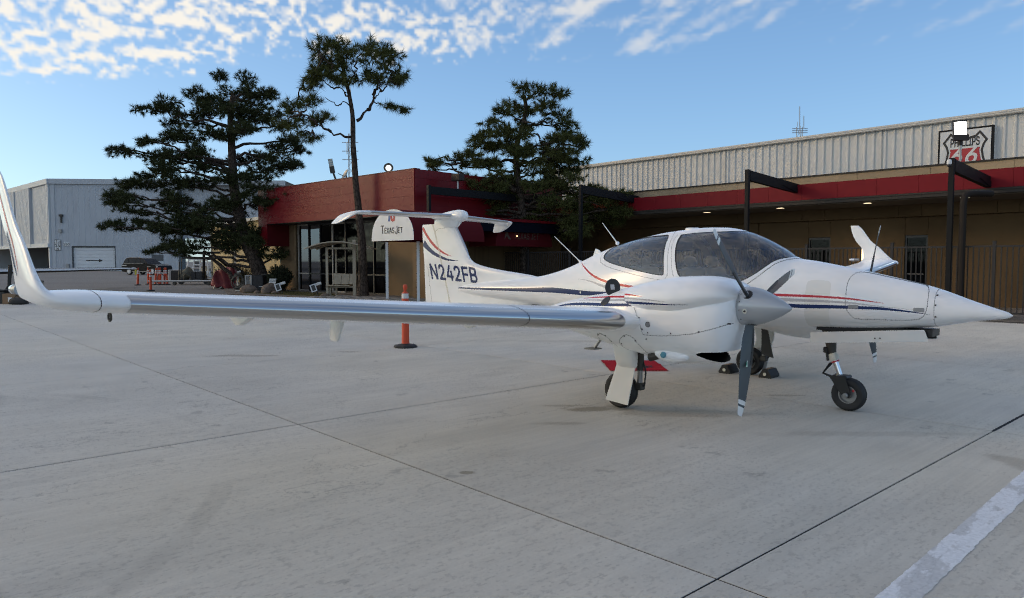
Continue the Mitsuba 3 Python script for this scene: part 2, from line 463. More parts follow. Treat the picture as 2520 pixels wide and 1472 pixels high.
pr('sign_white', (0.66, 0.67, 0.67), 0.45)
pr('sign_red', (0.42, 0.022, 0.03), 0.4)
pr('sign_blue', (0.03, 0.09, 0.32), 0.4)
pr('galvanised', (0.42, 0.42, 0.41), 0.45, metallic=0.6)
pr('beige_paint', (0.40, 0.345, 0.255), 0.45)


def lamp_bsdf(key, col, power):
    scene[key] = {'type': 'diffuse', 'reflectance': rgb(0.5)}
    return {'type': 'area', 'radiance': rgb(np.array(col) * power)}


WARM = lamp_bsdf('lamp_glass', (1.0, 0.72, 0.36), 0.55)
WARM_DIM = {'type': 'area', 'radiance': rgb((0.26, 0.21, 0.13))}
COOL = {'type': 'area', 'radiance': rgb((2.2, 2.3, 2.2))}

# the terminal: s runs along the wall towards the right, t away behind the fence line
F0, SD, TD = np.array([12.68, 18.1]), np.array([0.676, -0.737]), np.array([0.737, 0.676])


def st(s, t, z=0.0):
    q = F0 + s * SD + t * TD
    return np.array([q[0], q[1], z])


SX, TX = np.array([SD[0], SD[1], 0]), np.array([TD[0], TD[1], 0])
TM = T(np.array([[SD[0], TD[0], 0, F0[0]], [SD[1], TD[1], 0, F0[1]], [0, 0, 1, 0], [0, 0, 0, 1.0]]))


def tp_(parent, nm, mesh, mat, smooth=False, **kw): return part(parent, nm, mesh, mat, smooth, TM, **kw)


TER = thing('terminal', 'long tan terminal building with red fascia band behind the iron fence at right', 'building')
cuts = [-25.0, -22.0, -19.0, -16.2, -13.4, -11.0, -10.3, -8.22, -7.36, -4.72, -3.98, -1.75, -1.15, 0.9, 3.2, 5.5, 8.0]
doors = {7, 9}
for k in range(len(cuts) - 1):
    a, b = cuts[k] + 0.006, cuts[k + 1] - 0.006
    pier = k in (5, 11)
    z0 = 2.42 if k in doors else 0.0
    y0 = 5.93 if pier else 6.0
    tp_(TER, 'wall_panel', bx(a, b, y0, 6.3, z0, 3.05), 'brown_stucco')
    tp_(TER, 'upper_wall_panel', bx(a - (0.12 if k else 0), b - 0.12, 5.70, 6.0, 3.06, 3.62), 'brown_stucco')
    if k in doors:
        d = tp_(TER, 'door', cat([bx(a, a + .05, 6.05, 6.12, 0, 2.41), bx(b - .05, b, 6.05, 6.12, 0, 2.41), bx(a + .05, b - .05, 6.05, 6.12, 2.33, 2.41), bx(a + .05, b - .05, 6.05, 6.12, 0, .12)]), 'dark_frame')
        tp_(d, 'pane', tm([[a + .05, 6.09, .12], [b - .05, 6.09, .12], [b - .05, 6.09, 2.33], [a + .05, 6.09, 2.33]], [[0, 1, 2], [0, 2, 3]]), 'window_pane')
        tp_(d, 'push_bar', tube([(a + .1, 6.03, 1.05), (b - .1, 6.03, 1.05)], .018, 8), 'grey_metal')
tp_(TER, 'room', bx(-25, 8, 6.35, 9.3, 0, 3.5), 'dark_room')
fc = np.r_[-19.8, -18.56, np.arange(-17.3, 8.1, 1.26)]
for k in range(len(fc) - 1):
    tp_(TER, 'fascia_panel', bx(fc[k] + .004, fc[k + 1] - .004, 3.30, 3.36, 3.66, 4.21), 'fascia_red')
tp_(TER, 'fascia_core', bx(-19, 8, 3.37, 3.6, 3.62, 4.2), 'bronze_metal')
tp_(TER, 'gutter', cat([bx(-19, 1.0, 3.27, 3.42, 3.50, 3.65), bx(-19, 1.0, 3.24, 3.27, 3.60, 3.65)]), 'bronze_metal')
tp_(TER, 'soffit', bx(-25, 8, 3.42, 5.7, 3.47, 3.53), 'soffit')
for s_ in (-11.4, -8.3, -5.2, -2.3):
    tp_(TER, 'soffit_light', bx(s_ - .10, s_ + .10, 3.78, 3.98, 3.455, 3.468), 'lamp_glass', emitter=WARM_DIM)
pc = np.arange(-19.0, 8.1, 2.25)
for k in range(len(pc) - 1):
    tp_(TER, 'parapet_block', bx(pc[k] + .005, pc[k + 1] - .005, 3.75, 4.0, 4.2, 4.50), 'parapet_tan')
tp_(TER, 'parapet_cap', bx(-19, 8, 3.70, 4.05, 4.502, 4.55), 'bronze_metal')
tp_(TER, 'flat_roof', bx(-19, 8, 4.0, 9.6, 4.18, 4.3), 'bronze_metal')
for s_, z0, z1 in ((-6.05, 1.18, 1.98), (-17.9, 1.25, 2.0)):
    l = tp_(TER, 'wall_lamp', bx(s_ - .09, s_ + .09, 5.84, 5.995, z0 - .14, z0 - .01), 'bronze_metal')
    tp_(l, 'lamp_diffuser', bx(s_ - .07, s_ + .07, 5.84, 5.985, z0, z1), 'lamp_glass', emitter=WARM)
tp_(TER, 'conduit', tube([(-1.0, 5.95, 0), (-1.0, 5.95, 2.6)], .03, 8), 'brown_stucco')

# white metal hall rising behind the terminal
HAL = thing('metal_hall', 'white ribbed metal hall rising behind the red fascia at upper right', 'building')


def ribbed(a, b, y, z0, z1, pitch=0.33, minor=True):
    """Ribbed sheet wall facing -y from a to b."""
    n = max(1, int(round((b - a) / pitch)))
    w = (b - a) / n
    xs, ys = [], []
    for k in range(n):
        x = a + k * w
        prof = ((0, 0), (.22, 0), (.32, -.055), (.50, -.055), (.60, 0)) if minor else ((0, 0), (.10, 0), (.14, -.03), (.26, -.03), (.30, 0), (.62, 0))
        for f, d in prof:
            xs.append(x + f * w); ys.append(y + d)
    xs.append(b); ys.append(y)
    n = len(xs)
    V = np.vstack([np.c_[xs, ys, np.full(n, z0)], np.c_[xs, ys, np.full(n, z1)]])
    return tm(V, [f for k in range(n - 1) for f in ([k, k + 1, n + k + 1], [k, n + k + 1, n + k])])


bays = [-26.0, -20.5, -14.1, -10.55, -7.0, -3.9, 0.2, 4.3, 9.0]
for k in range(len(bays) - 1):
    tp_(HAL, 'wall_sheet', ribbed(bays[k] + .12, bays[k + 1], 9.5, 4.25, 6.78), 'white_sheet')
    tp_(HAL, 'pilaster', bx(bays[k], bays[k] + .12, 9.44, 9.6, 4.25, 6.78), 'white_trim')
tp_(HAL, 'eave_gutter', cat([bx(-26, 9, 9.30, 9.52, 6.79, 6.93, .03), bx(-26, 9, 9.28, 9.31, 6.88, 6.95)]), 'white_trim')
tp_(HAL, 'roof', tm([[-26, 9.35, 6.93], [9, 9.35, 6.93], [9, 24, 8.3], [-26, 24, 8.3]], [[0, 1, 2], [0, 2, 3]]), 'white_sheet')
tp_(HAL, 'side_wall', tm([[-26, 9.6, 0], [-26, 24, 0], [-26, 24, 8.25], [-26, 9.6, 6.9]], [[0, 1, 2], [0, 2, 3]]), 'white_sheet')

# square fuel sign on the hall
SG = thing('fuel_sign', 'square white sign with black bordered shield reading PHILLIPS 66 on the white metal hall', 'sign')
s0, s1, zt_, zb_ = -4.76, -2.95, 6.47, 4.35
def sgn(nm, mesh, mat, **kw): return part(SG, nm, mesh, mat, False, TM, **kw)
yS = 9.30
sgn('sign_box', bx(s0, s1, yS, 9.46, zb_, zt_), 'black_steel')
sgn('sign_face', bx(s0 + .07, s1 - .07, yS - .012, yS - .002, zb_, zt_ - .07), 'sign_white')
def shield(k):
    h = [(0, .40), (.10, .405), (.28, .44), (.38, .53), (.40, .545), (.62, .30), (.53, .18), (.49, .05), (.52, -.12), (.58, -.28), (.56, -.42), (.48, -.52), (.30, -.60), (.10, -.68), (0, -.72)]
    return Polygon(h + [(-x, y) for x, y in h[::-1]]).buffer(0).buffer(-k)
fo = ((s0 + s1) / 2, yS - .012, 5.30)
sy = lambda d: ((fo[0], fo[1] - d, 5.42), (1, 0, 0), (0, 0, 1))
def sext(poly, d0, th): 
    m = ext(poly, th); m.vertices[:, 2] *= -1; m.faces = m.faces[:, ::-1]
    V = m.vertices; m.vertices = np.c_[V[:, 0] * 1.2 + fo[0], fo[1] - d0 + V[:, 2], V[:, 1] * 1.45 + 5.54]
    m.faces = m.faces[:, ::-1] if m.volume < 0 else m.faces
    return m
sgn('shield_border', sext(shield(0).difference(shield(.055)), .002, .01), 'lettering_black')
sgn('shield_field', sext(shield(.095).intersection(sbox(-1, -1, 1, .12)), .002, .008), 'sign_red')
t1 = text_poly('PHILLIPS', .20, True); b_ = t1.bounds
t1 = affinity.translate(t1, -(b_[0] + b_[2]) / 2, -(b_[1] + b_[3]) / 2); t1 = affinity.scale(t1, .80 / (b_[2] - b_[0]), 1.05, origin=(0, 0)); t1 = affinity.translate(t1, 0, .285)
sgn('sign_lettering', sext(t1, .003, .012), 'lettering_black')
t2 = text_poly('66', .40, True); b_ = t2.bounds
t2 = affinity.skew(affinity.translate(t2, -(b_[0] + b_[2]) / 2, -(b_[1] + b_[3]) / 2), 12, 0, origin=(0, 0)); t2 = affinity.translate(affinity.scale(t2, 1.15, 1.0, origin=(0, 0)), 0, -.07)
sgn('sign_numerals', sext(t2, .011, .012), 'sign_white')

# white box sign hanging below the fascia at the right edge
s_ = 0.15
KS = thing('hanging_sign', 'white box sign hanging under the fascia at the right edge, letter cut off', 'sign')
part(KS, 'sign_box', bx(-0.12, 1.0, 2.78, 2.92, 2.93, 3.42, .012), 'sign_white', False, TM)
part(KS, 'sign_face', bx(0.0, 0.98, 2.770, 2.778, 2.97, 3.38), 'soft_gap', False, TM)
kt = meshkit.text_mesh('K', .30, .01, True)
part(KS, 'sign_lettering', frame(kt, (0.06, 2.769, 3.02), (1, 0, 0), (0, 0, 1)), 'lettering_black', False, TM)

# the fence of thin upright pickets
FE = thing('iron_fence', 'dark iron picket fence running in front of the terminal wall', 'fence')
a0, a1 = -20.2, 4.4
for z in (0.16, 1.86):
    tp_(FE, 'rail', bx(a0, a1, -.02, .02, z, z + .045), 'fence_paint')
posts = np.arange(a0, a1 + .1, 2.46)
for s_ in posts:
    tp_(FE, 'fence_post', cat([bx(s_ - .035, s_ + .035, -.035, .035, 0, 2.0), bx(s_ - .042, s_ + .042, -.042, .042, 2.0, 2.02)]), 'fence_paint')
pk = mikit.ply(bx(-.0125, .0125, -.0125, .0125, 0.17, 1.87), 'fence_paint')
n_ = 0
for s_ in np.arange(a0 + .12, a1, .124):
    if np.abs(posts - s_).min() < .05: continue
    part(FE, 'picket', pk, 'fence_paint', M=TM @ T().translate([float(s_), 0, 0]))
# gravel strip along the fence foot
put('gravel_strip', tm([st(-21, -.5, .004), st(5, -.5, .004), st(5, 6.0, .004), st(-21, 6.0, .004)], [[0, 1, 2], [0, 2, 3]]), 'gravel', False)
USED.add('gravel_strip'); labels['gravel_strip'] = {'label': 'brown gravel strip along the foot of the iron fence', 'kind': 'structure'}
pr('gravel', mikit.proc(lambda p, n, uv: mix((0.09, 0.075, 0.06), (0.20, 0.17, 0.14), voronoi(p.x * 14, p.y * 14)[2]) * (0.7 + 0.5 * fbm(p.x, p.y, 0, 3))), 0.9)

# black posts with long beams to the roof
def boom_post(s, t, z, length, lab, drop=0.22):
    k = thing('beam_post', lab, 'post', 'black steel posts with roof beams')
    tp_(k, 'post', cat([bx(s - .06, s + .06, t - .06, t + .06, 0, z), bx(s - .07, s + .07, t + .06, t + .10, z - .34, z - .02)]), 'black_steel')
    b = bx(s - .07, s + .07, 0, length, -.16, .16)
    b.vertices[:, 2] -= drop * b.vertices[:, 1] / length
    b.apply_translation((0, t + .10, z - .19))
    tp_(k, 'beam', b, 'black_steel')
    tp_(k, 'beam_bracket', ext(Polygon([(length - 1.5, -.16), (length, -.16), (length, -.42)]), .06, ((s + .03, t + .1, z - .19), (0, 1, 0), (0, 0, 1))), 'black_steel')
    for q in range(4):
        tp_(k, 'bolt', bx(s - .075, s - .055, t + .065, t + .085, z - .30 + q * .075, z - .285 + q * .075), 'galvanised')
    return k


boom_post(-7.45, 0.0, 4.47, 3.6, 'black steel post with beam, second from the right, behind the cockpit roof')
boom_post(-1.55, 0.0, 4.22, 3.6, 'black steel post with beam below the square fuel sign')
boom_post(-14.7, 0.0, 4.55, 3.6, 'black steel post with beam beside the right-hand pine')
FL = thing('floodlight', 'lit white floodlight on a pole in front of the square fuel sign', 'floodlight')
fp = at(2363, 395, 20.9)
part(FL, 'pole', tube([fp, at(2363, 345, 20.9)], .035, 10), 'galvanised')
part(FL, 'pole_sleeve', tube([at(2363, 358, 20.9), at(2363, 340, 20.9)], .05, 10), 'bronze_metal')
c = at(2363, 316, 20.85)
rx, ry = np.array([.98, -.2, 0]), np.array([0, .12, .99])
part(FL, 'housing', frame(cat([bx(-.18, .18, -.33, .21, -.07, 0), bx(-.2, .2, -.36, -.19, -.03, .05)]), c, rx, ry), 'bronze_metal', False)
part(FL, 'led_panel', frame(cat([bx(-.155, .155, -.18 + q * .095, -.18 + q * .095 + .080, .001, .012) for q in range(4)]), c, rx, ry), 'lamp_glass', False, emitter=COOL)
part(FL, 'heat_sink', frame(cat([bx(-.175 + q * .05, -.16 + q * .05, .212, .255, -.06, -.005) for q in range(8)]), c, rx, ry), 'black_steel', False)
CA = thing('security_camera', 'white dome security camera on the post below the fuel sign', 'camera')
cp = at(2336, 402, 19.0)
part(CA, 'housing', lathe([(0, .10), (.04, .10), (.06, .05), (.062, -.02), (.05, -.03)], (0, 0, 1), cp, 18), 'matte_white')
part(CA, 'dome', lathe([(.045, -.03), (.05, -.06), (.03, -.095), (0, -.105)], (0, 0, 1), cp, 18), 'black_plastic')
DC = thing('canopy_column', 'brown steel column bent at its top beside the rightmost black post', 'column')
part(DC, 'column', tube(np.vstack([[(-1.22, -.12, 0), (-1.22, -.12, 2.95)], smoothpath([(-1.22, -.12, 3.0), (-1.20, -.07, 3.20), (-1.10, .12, 3.27), (-.8, .7, 3.28)], 8)]), .085, 12), 'column_paint', 30, TM)

# the red-clad lounge
RC, RD, RA = np.array([-3.82, 28.5]), np.array([-0.723, 0.691]), np.array([0.691, 0.723])
RM = T(np.array([[-RD[0], RA[0], 0, RC[0]], [-RD[1], RA[1], 0, RC[1]], [0, 0, 1, 0], [0, 0, 0, 1.0]]))   # local x: right along the front (0 at the corner), y: away
LO = thing('lounge_building', 'low lounge building clad in dark red metal panels with dark glass front', 'building')


def lo(nm, mesh, mat, smooth=False, parent=None, **kw): return part(parent or LO, nm, mesh, mat, smooth, RM, **kw)


ZB, ZT = 3.38, 5.12
rows = np.linspace(ZB, ZT, 6)
L1 = 12.75
for r in range(5):
    off = [0.35, 1.75, 1.05, 2.35, 0.7][r]
    cs = np.unique(np.r_[-L1, np.arange(-L1 + off, 0, 2.6), 0.0])
    cs = [c for i, c in enumerate(cs) if i == 0 or c - cs[i - 1] > .2]
    cs[-1] = 0.0
    for a, b in zip(cs[:-1], cs[1:]):
        lo('cladding_panel', bx(a + .003, b - .003 + (.0 if b < 0 else .003), -.03, 0, rows[r] + .003, rows[r + 1] - .003), 'red_metal')
    cs = np.r_[0.0, np.arange(off, 9.0, 2.6), 9.0]
    for a, b in zip(cs[:-1], cs[1:]):
        lo('cladding_panel', bx(0, .03, a + .003, b - .003, rows[r] + .003, rows[r + 1] - .003), 'red_metal')
lo('fascia_core', cat([bx(-L1, -.002, .002, .3, ZB, ZT - .01), bx(-.3, -.002, .3, 9.0, ZB, ZT - .01)]), 'red_dark')
lo('roof', cat([bx(-L1 + .01, -.01, .3, 9, ZT - .5, ZT - .42), bx(-L1 - .02, .05, -.05, .25, ZT, ZT + .03)]), 'red_dark')
lo('soffit', bx(-L1 + .95, -.01, .01, 1.25, ZB - .02, ZB + .03), 'dark_frame')
# pilaster hanging at the left end
zz = np.linspace(2.28, ZB, 4)
for a, b in zip(zz[:-1], zz[1:]):
    lo('cladding_panel', bx(-L1 + .005, -L1 + .9, -.03, 0, a + .003, b - .003), 'red_metal')
lo('pilaster', bx(-L1, -L1 + .9, .002, 1.2, 2.28, ZB - .003), 'red_dark')
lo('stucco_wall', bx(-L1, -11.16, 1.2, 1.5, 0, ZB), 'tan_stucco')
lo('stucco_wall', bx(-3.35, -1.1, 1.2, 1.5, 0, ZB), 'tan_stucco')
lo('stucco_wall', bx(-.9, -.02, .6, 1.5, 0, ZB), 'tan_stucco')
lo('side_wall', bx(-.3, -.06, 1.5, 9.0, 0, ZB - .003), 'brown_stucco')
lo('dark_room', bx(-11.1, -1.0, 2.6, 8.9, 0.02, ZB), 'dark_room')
lo('downspout', tube(smoothpath([(-11.08, 1.12, 3.35), (-11.08, 1.12, .35), (-11.05, 1.08, .16), (-11.2, .9, .08)], 30), .055, 8), 'tan_stucco', 30)
gl = [-11.0, -10.0, -8.95, -7.85, -6.75, -5.6, -4.5, -3.4]
for k, (a, b) in enumerate(zip(gl[:-1], gl[1:])):
    w = lo('window', cat([bx(a, a + .07, 1.2, 1.32, 0, ZB), bx(a + .07, b, 1.22, 1.30, .86, .92), bx(a + .07, b, 1.22, 1.30, 0, .08), bx(a + .07, b, 1.22, 1.30, ZB - .1, ZB)]), 'mullion' if k in (0, 3) else 'dark_frame')
    for z0, z1 in ((.08, .86), (.92, ZB - .1)):
        lo('pane', tm([[a + .07, 1.26, z0], [b, 1.26, z0], [b, 1.26, z1], [a + .07, 1.26, z1]], [[0, 1, 2], [0, 2, 3]]), 'window_pane', parent=w)
# two barrel awnings
AW = thing('entrance_awning', 'barrel awning with white arched end reading TEXAS JET on white posts', 'awning')


def arch(w, h, n=24):
    a = np.linspace(0, np.pi, n)
    return np.c_[w / 2 * np.cos(a), h * np.sin(a) ** .8]


def barrel(parent, o, xd, yd, w, h, depth, zb, cover, face, thick=.03):
    """Arched end at o facing -yd, covered back along yd."""
    P = arch(w, h)
    X = lambda x, y, z: np.array([o[0] + xd[0] * x + yd[0] * y, o[1] + xd[1] * x + yd[1] * y, z])
    V = np.array([X(x, y, zb + z) for y in (0, depth) for x, z in P])
    n = len(P)
    F = [f for k in range(n - 1) for f in ([k, n + k, k + 1], [k + 1, n + k, n + k + 1])]
    part(parent, 'canopy_cover', tm(V, F), cover, 40)
    V = np.array([X(x, -.012, zb + z) for x, z in P] + [X(x, .0, zb + z) for x, z in P])
    F = [[0, k, k + 1] for k in range(1, n - 1)] + [[n, n + k + 1, n + k] for k in range(1, n - 1)] + [f for k in range(n) for f in ([k, n + k, (k + 1) % n], [(k + 1) % n, n + k, n + (k + 1) % n])]
    part(parent, 'canopy_end', tm(V, F), face, False)
    return X


fcx = np.array([-4.30, 26.0]); xd, yd = np.array([.714, -.70]), np.array([.691, .723])
X = barrel(AW, fcx, xd, yd, 2.52, 1.12, 3.4, 2.24, 'red_canvas', 'sign_white')
u3 = np.array([xd[0], xd[1], 0]); up3 = np.array([0, 0, 1.0])
def onface(poly, z, d=.008, dx=0.0): return ext(affinity.translate(poly, dx, 0), .006, (X(0, -.012 - d, z), u3, up3))
def ctext(t, h, w=None, bold=False):
    p = text_poly(t, h, bold); b = p.bounds
    p = affinity.translate(p, -(b[0] + b[2]) / 2, -b[1])
    return affinity.scale(p, w / (b[2] - b[0]), 1, origin=(0, 0)) if w else p
for t_, h_, w_, x_ in (('T', .30, .18, -.57), ('EXAS', .21, .58, -.15), ('J', .30, .11, .27), ('ET', .21, .27, .50)):
    part(AW, 'lettering', onface(ctext(t_, h_, w_), 2.50 - (.04 if t_ == 'J' else 0), dx=x_), 'lettering_black', False)
lg = affinity.scale
part(AW, 'emblem', onface(Polygon([(-.22, 0), (-.12, 0), (-.07, .34), (-.16, .34)]), 2.93), 'sign_blue', False)
part(AW, 'emblem', onface(Polygon([(-.04, .02), (.06, -.02), (.18, .03), (.20, .34), (.10, .34), (.10, .10), (.04, .10), (-.06, .34), (-.13, .34)]), 2.93), 'sign_red', False)
for px_, py_ in ((953.5, 738.3), (1030, 743.4)):
    g = gnd(px_, py_)
    part(AW, 'post', bx(g[0] - .05, g[0] + .05, g[1] - .05, g[1] + .05, 0, 2.24), 'sign_white', False)
    for q in range(8):
        part(AW, 'string_bulb', bx(g[0] - .085, g[0] - .05, g[1] - .015, g[1] + .015, .25 + q * .26, .28 + q * .26), 'dark_frame', False)
for k_ in (.3, 2.6):
    for x_ in (-.95, .95):
        g = X(x_, 3.1 if k_ > 1 else 3.1, 0)
A2 = thing('side_awning', 'dark red barrel awning with small lit letters behind the tail and the fence', 'awning')
o2 = RC + RA * 4.6 + SD * 1.75
X = barrel(A2, o2, RA, -SD, 3.5, 1.15, 1.7, 2.12, 'red_canvas', 'red_canvas')
u3 = np.array([RA[0], RA[1], 0])
pr('dim_letters', (0.10, 0.07, 0.05), 0.5)
part(A2, 'lettering', onface(ctext('TEXAS JET', .26, 1.5), 2.42, dx=.1), 'dim_letters', False)
part(A2, 'emblem', onface(Polygon([(-.2, 0), (-.1, .4), (.0, .42), (.02, .2), (.2, 0), (.06, 0), (-.06, .15)]), 2.40, dx=-1.05), 'dim_letters', False)
for x_, z_ in ((-.53, 2.55),):
    part(A2, 'letter_bulb', trimesh.creation.icosphere(1, .028 if x_ < -.45 and z_ == 2.55 else .012).apply_translation(X(x_, -.05, z_)), 'lamp_glass', True, emitter=WARM)
# low side canopy of dark blue glass along the lounge
lo('side_canopy', cat([bx(.04, 2.0, 1.3, 8.6, 3.12, 3.22)]), 'red_metal')
lo('canopy_glass', bx(.08, 1.96, 1.34, 8.6, 2.70, 3.118), 'dark_blue_panel')
P1 = thing('beam_post', 'black steel post with beam in front of the red lounge corner, leftmost of its kind', 'post', 'black steel posts with roof beams')
part(P1, 'post', bx(.80, .92, -.06, .06, 0, 4.42), 'black_steel', False, RM)
part(P1, 'beam', bx(.80, .92, .07, 7.5, 4.08, 4.38), 'black_steel', False, RM)
for q in range(3): part(P1, 'bolt', bx(.785, .80, .10, .115, 4.14 + q * .08, 4.155 + q * .08), 'galvanised', False, RM)
F2 = thing('floodlight', 'unlit dark floodlight box standing on the beam by the red lounge', 'floodlight')
part(F2, 'stem', tube([(.86, 1.5, 4.39), (.86, 1.5, 4.70)], .04, 8), 'galvanised', 30, RM)
part(F2, 'housing', bx(.62, 1.1, 1.35, 1.65, 4.70, 4.98, .02), 'bronze_metal', 30, RM)
# things on the lounge roof
F3 = thing('floodlight', 'round lit floodlight on the edge of the red lounge roof', 'floodlight')
c = at(956, 413, 30.2)
part(F3, 'reflector', lathe([(0, .16), (.10, .14), (.17, .05), (.20, 0), (.185, 0), (.15, .06), (0, .12)], (-.15, .98, -.1), c, 28), 'dark_metal', 30)
part(F3, 'lamp_disc', lathe([(0, .02), (.115, .02), (.115, .03), (0, .03)], (-.15, .98, -.1), c, 24), 'lamp_glass', 30, emitter={'type': 'area', 'radiance': rgb((.34, .35, .34))})
part(F3, 'bracket', tube([c + [0.02, .1, -.12], c + [.03, .15, -.32]], .03, 8), 'dark_metal')
F4 = thing('floodlight', 'dark panel floodlight leaning on an arm above the red lounge roof', 'floodlight')
b0, b1 = at(826, 442, 33.0), at(820, 425, 33.0)
part(F4, 'arm', tube([b0, b1], .045, 8), 'dark_metal')
hh = frame(cat([bx(-.11, .11, 0, .30, -.05, .02)] + [bx(-.10, .10, .30 + q * .09, .375 + q * .09, -.03, .02) for q in range(4)]), at(819, 426, 33.0), (.97, .1, .15), (-.18, 0, .98))
part(F4, 'led_rows', hh, 'dark_metal', False)
for q in range(4): part(F4, 'lens', frame(bx(-.085, .085, .31 + q * .09, .365 + q * .09, .021, .026), at(819, 426, 33.0), (.97, .1, .15), (-.18, 0, .98)), 'tape_beige', False)
DI = thing('satellite_dish', 'small grey satellite dish on the red lounge roof', 'dish')
c = at(852, 431, 33.0)
part(DI, 'reflector', lathe([(0, 0), (.12, .015), (.22, .05), (.26, .075), (.255, .08), (.2, .055), (0, .012)], (-.75, -.45, .45), c, 24), 'galvanised', 30)
part(DI, 'feed_arm', tube([c + [0, 0, -.1], c + [-.32, -.2, .05]], .015, 6), 'dark_metal')
part(DI, 'mount', tube([c, c + [.05, .05, -.4]], .025, 6), 'dark_metal')

# ------------------------------------------------------------------ the big hangar at left
K0, K1, K2 = np.array([-73.0, 115.0]), np.array([-53.7, 116.4]), np.array([-90.8, 131.6])
HG = thing('hangar', 'large pale blue ribbed metal hangar at far left with open bay and roll-up door', 'building')
d1 = (K1 - K0) / np.linalg.norm(K1 - K0); n1 = np.array([-d1[1], d1[0]])
d2 = (K2 - K0) / np.linalg.norm(K2 - K0); n2 = np.array([d2[1], -d2[0]])
M1 = T(np.array([[d1[0], n1[0], 0, K0[0]], [d1[1], n1[1], 0, K0[1]], [0, 0, 1, 0], [0, 0, 0, 1.0]]))
e2 = -d2
M2 = T(np.array([[e2[0], -e2[1], 0, K0[0]], [e2[1], e2[0], 0, K0[1]], [0, 0, 1, 0], [0, 0, 0, 1.0]]))
HZ = 13.75
W1 = float(np.linalg.norm(K1 - K0))
def h1(nm, mesh, mat, smooth=False, parent=None, **kw): return part(parent or HG, nm, mesh, mat, smooth, M1, **kw)
def h2(nm, mesh, mat, smooth=False, parent=None, **kw): return part(parent or HG, nm, mesh, mat, smooth, M2, **kw)
dl, dr_, dz = 2.9, 9.6, 3.85
h1('wall_sheet', ribbed(.5, dl, 0, 0, dz, 0.84, False), 'hangar_sheet')
h1('wall_sheet', ribbed(dr_, W1, 0, 0, dz, 0.84, False), 'hangar_sheet')
h1('wall_sheet', ribbed(.5, W1, 0, dz, HZ, 0.84, False), 'hangar_sheet')
h1('corner_trim', bx(-.1, .5, -.08, .2, 0, HZ), 'hangar_trim')
h1('eave_trim', bx(-.2, W1 + 17, -.3, .1, HZ, HZ + .8), 'hangar_trim')
h1('wall_sheet', ribbed(W1 + 5.8, W1 + 17, 1.5, 0, HZ, 0.84, False), 'hangar_sheet')
h1('wall_sheet', ribbed(W1, W1 + 5.8, 1.5, 5.2, HZ, 0.84, False), 'hangar_sheet')
h1('corner_trim', bx(W1, W1 + .2, 0, 2.5, 0, HZ), 'hangar_dark')
rd = h1('roll_up_door', cat([bx(dl + .1, dr_ - .1, .25, .35, z, z + .52, .03) for z in np.arange(0, 3.6, .53)]), 'sign_white')
h1('door_frame', cat([bx(dl, dl + .12, -.05, .3, 0, dz + .12), bx(dr_ - .12, dr_, -.05, .3, 0, dz + .12), bx(dl, dr_, -.04, .3, dz, dz + .12)]), 'hangar_dark', parent=rd)
h1('arrow_mark', cat([bx(4.9, 6.9, .20, .24, 1.58, 1.70), ext(Polygon([(6.9, 1.40), (7.5, 1.64), (6.9, 1.88)]), .04, ((0, .24, 0), (1, 0, 0), (0, 0, 1)))]), 'lettering_black', parent=rd)
h1('wall_light', cat([bx(1.25, 1.75, -.4, -.05, 8.6, 8.95), bx(1.42, 1.62, -.3, -.05, 7.6, 8.6)]), 'dark_metal')
h1('wall_light', bx(1.1, 1.55, -.35, -.05, 6.1, 6.6), 'grey_metal')
h1('wall_light', bx(8.8, 9.5, -.5, -.05, 7.2, 7.6), 'dark_metal')
h1('meter_box', bx(2.05, 2.5, -.3, -.03, .35, 1.1), 'grey_metal')
h1('vent_window', bx(15.2, 17.0, -.06, .05, 1.6, 2.6), 'hangar_dark')
S1_ = thing('gate_sign', 'white rectangular sign reading 24 N at the hangar corner', 'sign')
part(S1_, 'sign_board', bx(.35, 1.27, -.14, -.09, 3.25, 4.95), 'matte_white', False, M1)
part(S1_, 'border', cat([bx(.33, .39, -.15, -.138, 3.25, 4.95), bx(1.23, 1.29, -.15, -.138, 3.25, 4.95), bx(.39, 1.23, -.15, -.138, 3.25, 3.31), bx(.39, 1.23, -.15, -.138, 4.89, 4.95), bx(.45, 1.17, -.15, -.138, 4.33, 4.38)]), 'lettering_black', False, M1)
for t_, z_, h_ in (('7J', 4.62, .38), ('24', 4.02, .44), ('N', 3.50, .36)):
    part(S1_, 'lettering', text_on(t_, h_, (.81, -.142, z_), (1, 0, 0), (0, 0, 1), .02, True), 'lettering_black', False, M1)
S2_ = thing('number_sign', 'white plate reading 250 on the pale hangar wall', 'sign')
part(S2_, 'sign_board', bx(1.66, 2.62, -.1, -.05, 3.95, 4.50), 'matte_white', False, M1)
part(S2_, 'lettering', text_on('250', .36, (2.14, -.105, 4.22), (1, 0, 0), (0, 0, 1), .02, True), 'lettering_black', False, M1)
# left side: tall sliding doors above an open bay
WL = 44.0
h2('bay_wall', bx(-WL - .3, -WL, 0, 16, 0, 4.4), 'hangar_trim')
h2('corner_post', bx(-.62, -.11, -.45, .0, 0, HZ), 'hangar_trim')
for a, b in ((-.6 - 9.0, -.6), (-19.2, -9.9), (-29, -19.5), (-44, -29.3)):
    h2('sliding_door', ribbed(a, b, -.3 - (.25 if a < -12 else 0), 4.35, HZ, .5, False), 'hangar_sheet')
    h2('door_post', bx(b - .25, b + .1, -.5 - (.25 if a < -12 else 0), -.1, 4.0, HZ), 'hangar_trim')
h2('header_beam', bx(-WL, 0, -.7, .3, 3.75, 4.35), 'hangar_trim')
h2('eave_trim', bx(-WL, 0, -.6, .1, HZ, HZ + .8), 'hangar_trim')
h2('bay_ceiling', bx(-WL, -.3, .3, 18, 4.3, 4.4), 'hangar_dark')
h2('bay_wall', ribbed(-WL, -.5, 16, 0, 4.3, 1.2, False), 'hangar_sheet')
